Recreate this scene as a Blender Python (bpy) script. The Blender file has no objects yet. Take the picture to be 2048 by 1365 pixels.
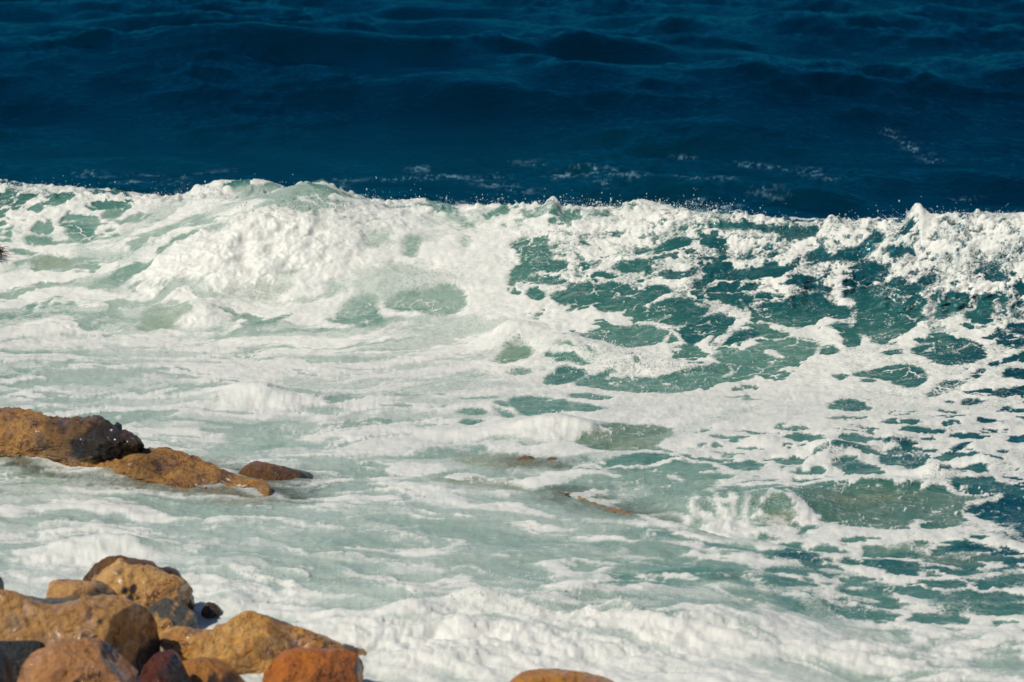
import bpy, bmesh, math, random
import numpy as np
C = bpy.context.scene.collection
rng = np.random.default_rng(7)
random.seed(7)

# ------------------------------------------------------------------ camera, sky, sun, exposure
cam_d = bpy.data.cameras.new('camera'); cam = bpy.data.objects.new('camera', cam_d); C.objects.link(cam)
cam.location = (0, 0, 8.0); cam.rotation_euler = (math.radians(90 - 11.0), 0, 0)
cam_d.sensor_width = 36.0; cam_d.lens = 18.0 / math.tan(math.radians(7.5))
cam_d.clip_start = 0.5; cam_d.clip_end = 20000
cam_d.dof.use_dof = True; cam_d.dof.focus_distance = 39.0; cam_d.dof.aperture_fstop = 2.3
bpy.context.scene.camera = cam

SUN = np.array([-0.60, -0.24, 0.77]); SUN /= np.linalg.norm(SUN)
sun_el = math.asin(SUN[2]); sun_az = math.atan2(SUN[0], SUN[1])
world = bpy.data.worlds.new('World'); bpy.context.scene.world = world; world.use_nodes = True
wn = world.node_tree.nodes; wl = world.node_tree.links
sky = wn.new('ShaderNodeTexSky'); sky.sky_type = 'NISHITA'; sky.sun_disc = False
sky.sun_elevation = sun_el; sky.sun_rotation = sun_az
sky.air_density = 0.8; sky.dust_density = 0.0; sky.ozone_density = 5.0; sky.altitude = 0
wl.new(sky.outputs[0], wn['Background'].inputs[0]); wn['Background'].inputs[1].default_value = 0.055
sl = bpy.data.lights.new('sun', 'SUN'); so = bpy.data.objects.new('sun', sl); C.objects.link(so)
sl.energy = 2.9; sl.angle = math.radians(0.5); sl.color = (1.0, 0.93, 0.80)
from mathutils import Vector
so.rotation_euler = Vector(SUN).to_track_quat('Z', 'Y').to_euler()
so.location = (-20, -20, 40)
vs = bpy.context.scene.view_settings
vs.view_transform = 'Standard'; vs.look = 'None'; vs.exposure = 0.19; vs.gamma = 1.0; vs.use_curve_mapping = False
bpy.context.scene.cycles.max_bounces = 6
bpy.context.scene.cycles.diffuse_bounces = 2
bpy.context.scene.cycles.glossy_bounces = 2
bpy.context.scene.cycles.sample_clamp_indirect = 4.0
bpy.context.scene.cycles.caustics_reflective = False
bpy.context.scene.cycles.caustics_refractive = False
bpy.context.scene.cycles.use_denoising = True
bpy.context.scene.cycles.denoiser = 'OPENIMAGEDENOISE'

# ------------------------------------------------------------------ noise
def _h(ix, iy, iz, seed):
    n = (ix.astype(np.uint32) * np.uint32(374761393) + iy.astype(np.uint32) * np.uint32(668265263)
         + iz.astype(np.uint32) * np.uint32(2147483647 ^ 0x5bd1e995) + np.uint32((seed * 144269) & 0xffffffff))
    n = (n ^ (n >> np.uint32(13))) * np.uint32(1274126177)
    n = n ^ (n >> np.uint32(16))
    n = n * np.uint32(2246822519)
    return n ^ (n >> np.uint32(15))

def vnoise3(x, y, z, seed=0):
    """gradient noise, about -1..1"""
    x, y, z = (np.asarray(v, np.float32) for v in (x, y, z))
    fx, fy, fz = np.floor(x), np.floor(y), np.floor(z)
    ix, iy, iz = fx.astype(np.int32), fy.astype(np.int32), fz.astype(np.int32)
    rx, ry, rz = x - fx, y - fy, z - fz
    ux, uy, uz = (r * r * r * (r * (r * 6 - 15) + 10) for r in (rx, ry, rz))
    out = 0
    for dx in (0, 1):
        for dy in (0, 1):
            for dz in (0, 1):
                g = _h(ix + dx, iy + dy, iz + dz, seed)
                gx = (g & np.uint32(1023)).astype(np.float32) / 511.5 - 1
                gy = ((g >> np.uint32(10)) & np.uint32(1023)).astype(np.float32) / 511.5 - 1
                gz = ((g >> np.uint32(20)) & np.uint32(1023)).astype(np.float32) / 511.5 - 1
                d = gx * (rx - dx) + gy * (ry - dy) + gz * (rz - dz)
                w = (ux if dx else 1 - ux) * (uy if dy else 1 - uy) * (uz if dz else 1 - uz)
                out = out + w * d
    return out * 1.3

def noise2(x, y, seed=0):
    x, y = np.asarray(x, np.float32), np.asarray(y, np.float32)
    fx, fy = np.floor(x), np.floor(y)
    ix, iy = fx.astype(np.int32), fy.astype(np.int32)
    iz = np.zeros_like(ix)
    rx, ry = x - fx, y - fy
    ux, uy = (r * r * r * (r * (r * 6 - 15) + 10) for r in (rx, ry))
    out = 0
    for dx in (0, 1):
        for dy in (0, 1):
            g = _h(ix + dx, iy + dy, iz, seed)
            th = (g & np.uint32(4095)).astype(np.float32) * np.float32(2 * math.pi / 4096)
            d = np.cos(th) * (rx - dx) + np.sin(th) * (ry - dy)
            out = out + (ux if dx else 1 - ux) * (uy if dy else 1 - uy) * d
    return out * 1.5

def fbm2(x, y, oct=4, seed=0, gain=0.5):
    s, a, t = 0, 1.0, 0
    for i in range(oct):
        s = s + a * noise2(x * 2 ** i, y * 2 ** i, seed + 17 * i); t += a; a *= gain
    return s / t * 1.4

def fbm3(x, y, z, oct=4, seed=0, gain=0.5):
    s, a, t = 0, 1.0, 0
    for i in range(oct):
        s = s + a * vnoise3(x * 2 ** i, y * 2 ** i, z * 2 ** i, seed + 17 * i); t += a; a *= gain
    return s / t * 1.4

def worley2(x, y, seed=0):
    x, y = np.asarray(x, np.float32), np.asarray(y, np.float32)
    fx, fy = np.floor(x), np.floor(y)
    f1 = np.full(x.shape, 9.0, np.float32); f2 = f1.copy()
    for dx in (-1, 0, 1):
        for dy in (-1, 0, 1):
            cx, cy = fx + dx, fy + dy
            g = _h(cx.astype(np.int32), cy.astype(np.int32), np.zeros(x.shape, np.int32), seed)
            jx = (g & np.uint32(4095)).astype(np.float32) / 4096
            jy = ((g >> np.uint32(12)) & np.uint32(4095)).astype(np.float32) / 4096
            d = np.sqrt((cx + jx - x) ** 2 + (cy + jy - y) ** 2)
            f2 = np.minimum(f2, np.maximum(f1, d)); f1 = np.minimum(f1, d)
    return f1, f2

def rank(v):
    """turn any field into 0..1 with a flat histogram"""
    s = np.sort(v.ravel()[::37])
    return np.interp(v, s, np.linspace(0, 1, len(s))).astype(np.float32)

# ---- base shape of the water surface, metres (X right, Y out to sea, Z up) ----
CAM_H, PITCH, HFOV = 8.0, math.radians(11.0), math.radians(15.0)

def sstep(a, b, x):
    t = np.clip((x - a) / (b - a), 0.0, 1.0)
    return t * t * (3 - 2 * t)

# bearing (X/Y) -> toe of the wave, crest of the wave, crest height
WK = np.array([-0.175, -0.132, -0.107, -0.083, -0.058, -0.033, -0.008, 0.016, 0.041, 0.066, 0.09, 0.107, 0.132, 0.175])
W_TOE = np.array([42.4, 42.0, 41.6, 41.1, 40.7, 40.3, 40.0, 39.6, 39.3, 39.0, 38.7, 38.5, 38.3, 38.0])
W_CREST = np.array([45.8, 45.4, 45.0, 44.7, 44.4, 44.1, 43.7, 43.3, 42.9, 42.5, 42.1, 41.8, 41.4, 40.8])
W_H = np.array([0.98, 1.03, 0.98, 0.96, 1.02, 0.98, 1.02, 1.06, 1.09, 1.06, 1.12, 1.23, 1.30, 1.30])
W_STEEP = np.array([0.15, 0.15, 0.15, 0.2, 0.1, 0.1, 0.25, 0.35, 0.45, 0.6, 0.85, 1.0, 1.0, 1.0])   # how hollow the face is
# edge of the flooded rock shelf: bearing -> distance
SK = np.array([-0.175, -0.132, -0.09, -0.055, -0.02, 0.01, 0.024, 0.04, 0.055, 0.07, 0.09, 0.12, 0.175])
S_Y = np.array([35.2, 35.0, 34.7, 34.0, 34.0, 33.5, 32.85, 32.3, 31.9, 31.6, 31.4, 31.2, 31.0])
S_H = np.array([0.06, 0.08, 0.10, 0.13, 0.15, 0.16, 0.16, 0.16, 0.15, 0.12, 0.05, 0.0, 0.0])

def grid_rows(k, nA, nB, nC, nD, nE, y0=23.0):
    """Y of every row for every bearing k: rows x columns, finest on the wave face."""
    yb, yc = np.interp(k, WK, W_TOE), np.interp(k, WK, W_CREST)
    ta = np.linspace(0, 1, nA, endpoint=False)[:, None]
    A = 1.0 / ((1 - ta) / y0 + ta / yb)
    tb = np.linspace(0, 1, nB, endpoint=False)[:, None]
    B = yb + (yc - yb) * tb
    tc = np.linspace(0, 1, nC, endpoint=False)[:, None]
    Cc = yc + 6.0 * (0.35 * tc + 0.65 * tc ** 2)
    td = np.linspace(0, 1, nD, endpoint=False)[:, None]
    D = 1.0 / ((1 - td) / (yc + 6.0) + td / 84.0)
    te = np.linspace(0, 1, nE)[:, None]
    E = 84.0 * (6000 / 84.0) ** te + 0 * yb
    return np.concatenate([A, B, Cc, D, E], 0)

def base_height(k, Y):
    yb, yc = np.interp(k, WK, W_TOE), np.interp(k, WK, W_CREST)
    h, st = np.interp(k, WK, W_H), np.interp(k, WK, W_STEEP)
    t = np.clip((Y - yb) / (yc - yb), 0, 1)
    soft = 0.35 * t + 0.65 * sstep(0, 1, t) ** 1.15
    soft = soft - 0.10 * np.sin(np.clip(t, 0, 1) * math.pi) ** 2 * (1 - t)
    hollow = 0.24 * t + 0.76 * t ** 3.1
    hollow = np.where(t > 0.86, hollow + (1 - hollow) * sstep(0.86, 1.0, t) * 0.75, hollow)
    p = soft * (1 - st) + hollow * st
    z = h * p
    b = np.clip((Y - yc) / 4.2, 0, 1)                         # back of the wave
    back = h * (1 - sstep(0.0, 1, b)) - 0.12 * sstep(0.3, 1, b)
    z = np.where(Y > yc, back, z)
    # low trough ahead of the toe and the flooded shelf nearer the camera
    z = z - 0.05 * np.exp(-((Y - yb + 0.4) / 0.8) ** 2)
    ye, sh = np.interp(k, SK, S_Y), np.interp(k, SK, S_H)
    z = z + sh * (1 - sstep(-0.05, 0.22, Y - ye))
    # open-sea swell
    X = k * Y
    yw = 62.0 - 1.2 * np.sin(X * 0.35 + 0.6) - 0.10 * X
    s = (Y - yw)
    z = z + np.where(Y > yc + 4, 1, 0) * 0.55 * np.exp(-np.where(s < 0, (s / 4.6) ** 2, (s / 3.2) ** 2)) * (1 - 0.35 * sstep(2, 8, X)) * sstep(48, 52, Y)
    return z

# traced shapes on the water: X and distance along the surface, metres
A0, A1 = 2.00, 36.00
COVER = ['999999999999999999999999999999999999969288888888888888888888888884797777777777777777777777',
'999999999999999999999999999999999999969288888888888888888888888884797777777777777777777777',
'999999999999999999999999999999999999969288888888888888888888888884797777777777777777777777',
'999999999999999999999999999999999999969288888888888888888888888884797777777777777777777777',
'999999999999999999999999999999999999969288888888888888888888888884797777777777777777777777',
'999999999999999999999999999999999999969288888888888888888888888884797777777777777777777777',
'999999999999999999999999999999999999969288888888888888888888888884797777777777777777777777',
'999999999999999999999999999999999999969289898989898988888888888884797777777777777777777777',
'999999999999999999999999999999999999989593939393939289888888888885817777777777777777777777',
'999999999999999999999999999999999999999898989898989590888888888887858179777777777777777777',
'999999999999999999999999989795918992929189898989898681797979798081838380777777777777777777',
'999999999999999999999998969389838286868279797979797670666364687175787977767677777777777777',
'999999999999999999999998938983757175696870676459626057606060606265697272717273737373737373',
'999999999999999897969591808073656363606259495048505354535455565860636667676868686868686868',
'999999999999999794918884737262514543445055494644434446464748495053555859606162626262626262',
'999999999999999691868176706555454242444850464242424242424344444445475051525354545454545454',
'939393929294969287817468625749413939404243413838383838394244444444444444444546464646464646',
'828181808085918883766657524842373535353636353434343434364144444444444444444444444444444444',
'707069696977868377706052474238343333333435353636363636384346464544444444444444444444444444',
'646463636471767063595449443936343333343739393939393939414650494951494444444444444444444444',
'606060606066737063595246413634333333353943434343434343455054525051525251504847474747474747',
'575656565661666358534843383333333334374144444444444444465054525056626259565351515151515151',
'575757575862686560554943383333333537404244444444444444455054545464727267635854545454545454',
'606161616166716964585043383333333639424344444444444444454950484552636663585449484747474747',
'646464646569757267615143383334343843464647484948474444454543383639475455514742403736363636',
'666666666670747268635651474342414549535354565855474444444443404044464447454035312727272727',
'666666666669717067656465605350485156595959606055474645444443414045484949484540353029292929',
'666666666667686766687376706253495256606059606056535046444444434347505252535250464242424242',
'666666666564646464657074716253505257606060636764605547444444464850525252566261565454545454',
'616060605958575961647074716661565863666667717672675949444445505455555555586266666666666666',
'585858595958575960626770676361596266697173778377706354505050545858585858606366666666666666',
'545454545454545454566165626060616469737579838882746759555556596162646462626466666666666666',
'484848484848484848505559585760636772778085899486777164616162646564656466666566666666666666',
'454545454545454646485357575661657074798489939890837770686868697068686869686767666666666666',
'484848484849515151546165646264657074798489929492938779767676767677777674727169686666666666',
'505050505053565757606873706867667074798489919292938986848484848585858380777471696666666666',
'535353535357616262667581777370677074798488899092949493929292929292928985817773706666666666',
'555555555559646566707986817772687075808488888893989998989898999999999590848075716666666666',
'555555555558626465697679747171717377828588909194989795939292939597999692878277736868686868',
'555555555557596265687275716871737680848689919396989691898786899195989794908580767172727272',
'555555555556576064676971706871737882868789929697999588848280838692979896938984807676767777',
'555555555555555863666666666671758084878889939798999385797572767988969999969286797170696867',
'606060606060606368717170696872768185888990949999999281736765697182929698969284746160595856',
'656565656565656773757574727073768185899092959998968673676360626376879397969283705858606162',
'696969696969697277797978757274768185899194979996908072656056555671838890898884746566697276',
'747474747473737681838281777475768085909498989993857868615755586171777878808586828184888684',
'777777777777777984868686817777778185909599999991837462565556626873767982868888868179778288',
'777777777777777983858685817779818487909599999890817363606163697577777979798387889197999999',
'777777777777777878798081797781858888909599979489867970666667707170686674879699999992827980',
'777777777777777470687581808084878888909598948886807367666667707377819095939377676768717377',
'777777777777757371728087868688888989909598938879737681848484878888888873375757596366707300',
'747474737372717173788388919496979591919495939493959999979188888777696660375355596300000000',
'706969686767666871738088949899999897969289949999999999968470697167636358370000000000000000',
'666666666666666666697988929899999999989696989997919195926866676865630000000000000000000000',
'666666666463646666697680878880768290939288868479778070566866670000000000000000000000000000',
'585654514953626666687381837358505366767367687068677468550000000000000000000000000000000000',
'454647485056636667717986796647313851606058606465667400000000000000000000000000000000000000',
'525455555559646872778285746247313850585656596400000000000000000000000000000000000000000000',
'555555555559646767677480645047313850544900000000000000000000000000000000000000000000000000',
'585960616365666461617272343042310000000000000000000000000000000000000000000000000000000000',
'656560565152576159607172000000000000000000000000000000000000000000000000000000000000000000',
'474544444347545959000000000000000000000000000000000000000000000000000000000000000000000000',
'414141424246000000000000000000000000000000000000000000000000000000000000000000000000000000',
'400000000000000000000000000000000000000000000000000000000000000000000000000000000000000000',
'000000000000000000000000000000000000000000000000000000000000000000000000000000000000000000',
'000000000000000000000000000000000000000000000000000000000000000000000000000000000000000000',
'000000000000000000000000000000000000000000000000000000000000000000000000000000000000000000',
'000000000000000000000000000000000000000000000000000000000000000000000000000000000000000000',
'000000000000000000000000000000000000000000000000000000000000000000000000000000000000000000',
'000000000000000000000000000000000000000000000000000000000000000000000000000000000000000000',
'000000000000000000000000000000000000000000000000000000000000000000000000000000000000000000',
'000000000000000000000000000000000000000000000000000000000000000000000000000000000000000000',
'000000000000000000000000000000000000000000000000000000000000000000000000000000000000000000',
'000000000000000000000000000000000000000000000000000000000000000000000000000000000000000000',
'000000000000000000000000000000000000000000000000000000000000000000000000000000000000000000',
'000000000000000000000000000000000000000000000000000000000000000000000000000000000000000000',
'000000000000000000000000000000000000000000000000000000000000000000000000000000000000000000',
'000000000000000000000000000000000000000000000000000000000000000000000000000000000000000000',
'000000000000000000000000000000000000000000000000000000000000000000000000000000000000000000',
'000000000000000000000000000000000000000000000000000000000000000000000000000000000000000000',
'000000000000000000000000000000000000000000000000000000000000000000000000000000000000000000',
'000000000000000000000000000000000000000000000000000000000000000000000000000000000000000000',
'000000000000000000000000000000000000000000000000000000000000000000000000000000000000000000',
'000000000000000000000000000000000000000000000000000000000000000000000000000000000000000000',
'000000000000000000000000000000000000000000000000000000000000000000000000000000000000000000',
'000000000000000000000000000000000000000000000000000000000000000000000000000000000000000000',
'000000000000000000000000000000000000000000000000000000000000000000000000000000000000000000',
'000000000000000000000000000000000000000000000000000000000000000000000000000000000000000000',
'000000000000000000000000000000000000000000000000000000000000000000000000000000000000000000',
'000000000000000000000000000000000000000000000000000000000000000000000000000000000000000000',
'000000000000000000000000000000000000000000000000000000000000000000000000000000000000000000',
'000000000000000000000000000000000000000000000000000000000000000000000000000000000000000000',
'000000000000000000000000000000000000000000000000000000000000000000000000000000000000000000',
'000000000000000000000000000000000000000000000000000000000000000000000000000000000000000000',
'000000000000000000000000000000000000000000000000000000000000000000000000000000000000000000',
'000000000000000000000000000000000000000000000000000000000000000000000000000000000000000000',
'000000000000000000000000000000000000000000000000000000000000000000000000000000000000000000',
'000000000000000000000000000000000000000000000000000000000000000000000000000000000000000000',
'000000000000000000000000000000000000000000000000000000000000000000000000000000000000000000',
'000000000000000000000000000000000000000000000000000000000000000000000000000000000000000000']
MILKY = ['999999999999999999999999999999999999999999999999999999999999999995908888888888888888888888',
'999999999999999999999999999999999999999999999999999999999999999995908888888888888888888888',
'999999999999999999999999999999999999999999999999999999999999999995908888888888888888888888',
'999999999999999999999999999999999999999999999999999999999999999995908888888888888888888888',
'999999999999999999999999999999999999999999999999999999999999999995908888888888888888888888',
'999999999999999999999999999999999999999999999999999999999999999995908888888888888888888888',
'999999999999999999999999999999999999999999999999999999999999999995908888888888888888888888',
'999999999999999999999999999999999999999999999999999999999999999995908888888888888888888888',
'999999999999999999999999999999999999999999999999999999999999979593908888888888888888888888',
'999999999999999999999999999999999999999999999999999999999998949190898684848485858585858585',
'999999999999999999999999999999999794949494949494949494949190878484858480788081818181818181',
'999999999999999999999999999999999591888989898989898989868077788081838278757677777777777777',
'999999999999999999999999999999989390888888888885848383848077757577797774706968686868686868',
'989898989898979797979796939595949289888888888884808081817977747374757470656260606060606060',
'949494949493939393939392899191898888888888888884787778787776727070717066615753535353535353',
'909090909089898989898988888888888888888888878682787675757575716766686561575349494949494949',
'888888888888888888888888888888888888888887858280787572717171696665646157534945454545454545',
'888888888888888888888888888888888888888887837878777469676767676663615854504744434141414141',
'888888888888888888888888888888888888888887838080807671696968676661585450474543413837373737',
'888888888888888888888888888888888888888887858383838075727272696663585247444443393434343434',
'888888888888888888888888888888888888888888878787878478767675706663595550474543393333333333',
'888888888888888888888888888888888888888888888887868379777676706664625854494743393333333333',
'888888888888888888888888888888888888888888888886838178767676716666656257524843383333333333',
'888888888888888888888888888888888888888888888884807878767572696664636055504540363030303030',
'888888888888888888888888888888888888888888878682787878767166666661585552474237322727272727',
'888888888888888888888888888888888888888887868381787877757066666661575148433933292424242424',
'888888888888888888888888888888888888888887858381787776746966666661575350464135292424242424',
'888888888888888888888888888888888888888887858381787674716866666661575453494438332727272727',
'888888888887888888888888888888888888888887848079777571696766666661575453524741353030303030',
'858585858486888888888888888888888888888887827777777469666666666661575555524742363233333333',
'848484848486888888888888888888888888878684817776757268666666646359565453494538333030303030',
'828282828284878888888888888888888888878482797775727067666666636057555250464237322727272727',
'797979797983878888888888888888888888868279787773696867666665615656555247423934292424242424',
'777777777781878888888888888888888888858076767671676666666665605756565247413732272222222222',
'777777777781878888888888888888888785827874737268666666666665625959595448413732272222222222',
'777777777781878888888888888888888683797571717068666666666666636161615548413732272222222222',
'777777777781878888888888888888888581777268686867666666666666656464645749413732272222222222',
'777777777781878888888888888888888480757066666666666666666666666666665849413732272222222222',
'777777777781868888888888888888888480757269676666666564636364646464645749413732272222222222',
'777777777781868888888888888888888480767471696666666462616262626262625548413731272222222222',
'777777777781868888888888888888888480767573706666666461595960595959595347413731272222222222',
'777777777781868888888888888888888480777675716666666359575757575656555146413731272222222222',
'777777777781868888888888888888888581787776716666666357555555555553514845413731272222222222',
'777777777781868888888888888888888682797876716666666357555555555551484544413732272222222222',
'777777777781868888888888888888888684817976716666666157555555555449454444424037302222242527',
'777777777781868888888888888888888786848076716664626157545250494946444444434238322931333129',
'777777777781868888888888888888888787848076716663605756534844434241403937363431292624222222',
'777777777780858686878788878584838282807876716561555251484137363534333129262422222222222222',
'777777777779838483848688848079787777777673676155484644423633333329252223222222222224262727',
'777777777778787778798588848079787777757266615550454444423633333330302824222327293030292828',
'777777777777777879838788878683797878757065605550454444423633333333332927303031313130292812',
'777777777777777983878888888887878480757065605550454444423633333333333130303131313112121212',
'777777777777777982828488888888888580757065605550454444434240363333333130301313121212121212',
'757574737273767777788488868888888580757065605552495053524642363333331514141313121212121212',
'696867666670757777788180838785818079757065636360565452484642361716161514141313121212121212',
'666666666670747575777777828784797575757066656359545452481818171716161514141313121212121212',
'666666666667686973747577818778506872716763626158545419191818171716161514141313121212121212',
'666666656363656768687174808677496772706662616120202019191818171716161514141313121212121212',
'605958565557595856566369747677496772696420202020202019191818171716161514141313121212121212',
'525150494747464647506162384268491919191920202020202019191818171716161514141313121212121212',
'454340383536394245496062191919191919191920202020202019191818171716161514141313121212121212',
'323231313032374145191919191919191919191920202020202019191818171716161514141313121212121212',
'292929293032191919191919191919191919191920202020202019191818171716161514141313121212121212',
'291919191919191919191919191919191919191920202020202019191818171716161514141313121212121212',
'191919191919191919191919191919191919191920202020202019191818171716161514141313121212121212',
'191919191919191919191919191919191919191920202020202019191818171716161514141313121212121212',
'191919191919191919191919191919191919191920202020202019191818171716161514141313121212121212',
'191919191919191919191919191919191919191920202020202019191818171716161514141313121212121212',
'191919191919191919191919191919191919191920202020202019191818171716161514141313121212121212',
'191919191919191919191919191919191919191920202020202019191818171716161514141313121212121212',
'191919191919191919191919191919191919191920202020202019191818171716161514141313121212121212',
'191919191919191919191919191919191919191920202020202019191818171716161514141313121212121212',
'191919191919191919191919191919191919191920202020202019191818171716161514141313121212121212',
'191919191919191919191919191919191919191920202020202019191818171716161514141313121212121212',
'191919191919191919191919191919191919191920202020202019191818171716161514141313121212121212',
'191919191919191919191919191919191919191920202020202019191818171716161514141313121212121212',
'191919191919191919191919191919191919191920202020202019191818171716151514141313121212121212',
'191919191919191919191919191919191919191920202020202019191818171616151514141313121212121212',
'191919191919191919191919191919191919191920202020202019191817171616151514141313121212121212',
'191919191919191919191919191919191919191919191919191919181817171616151514141313121212121212',
'191919191919191919191919191919191919191919191919191919181817171616151514141313121212121212',
'191919191919191919191919191919191919191919191919191919181817171616151514141313121212121212',
'191919191919191919191919191919191919191919191919191919181817171616151514141312121212121212',
'191919191919191919191919191919191919191919191919191919181817171616151414131312121212121212',
'191919191919191919191919191919191919191919191919191919181817161615151414131312121111111111',
'191919191919191919191919191919191919191919191919191918181717161615151414131312121111111111',
'191919191919191919191919191919191919191919191919191918181717161615151414131312121111111111',
'191919191919191919191919191919191919191919191919191918181717161615151414131312121111111111',
'191919191919191919191919191919191919181818181818181818171616151515141413131312121111111111',
'181818181818181818181818181818181818181818181817171717161615151414141313131212111111111111',
'181818181818181818181818181818171717171717171717171716161515141413131312121211111111111111',
'171717171717171717171717171717171717171616161616161615151414141313121212121111111010101010',
'161617171717171717161616161616161616161616161515151515141413131212121211111110101010101010',
'161616161616161616161616161616161515151515151514141414131313121212111111111010100910101010',
'151515151515151515151515151515151515141414141414141313131212111111111010101010090909090909',
'151515151515151515151515141414141414141413131313131312121111111110101010100909090909090909',
'141414141414141414141414141414141313131313121212121211111110101010100909090909080808080808',
'131313131313131313131313131313131312121212121211111111101010100909090909090808080808080808',
'121313131313131313131313121212121212121111111111111010100909090909090808080808080708080808',
'121212121212121212121212121212111111111110101010101009090909080808080808080807070707070707']
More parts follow.
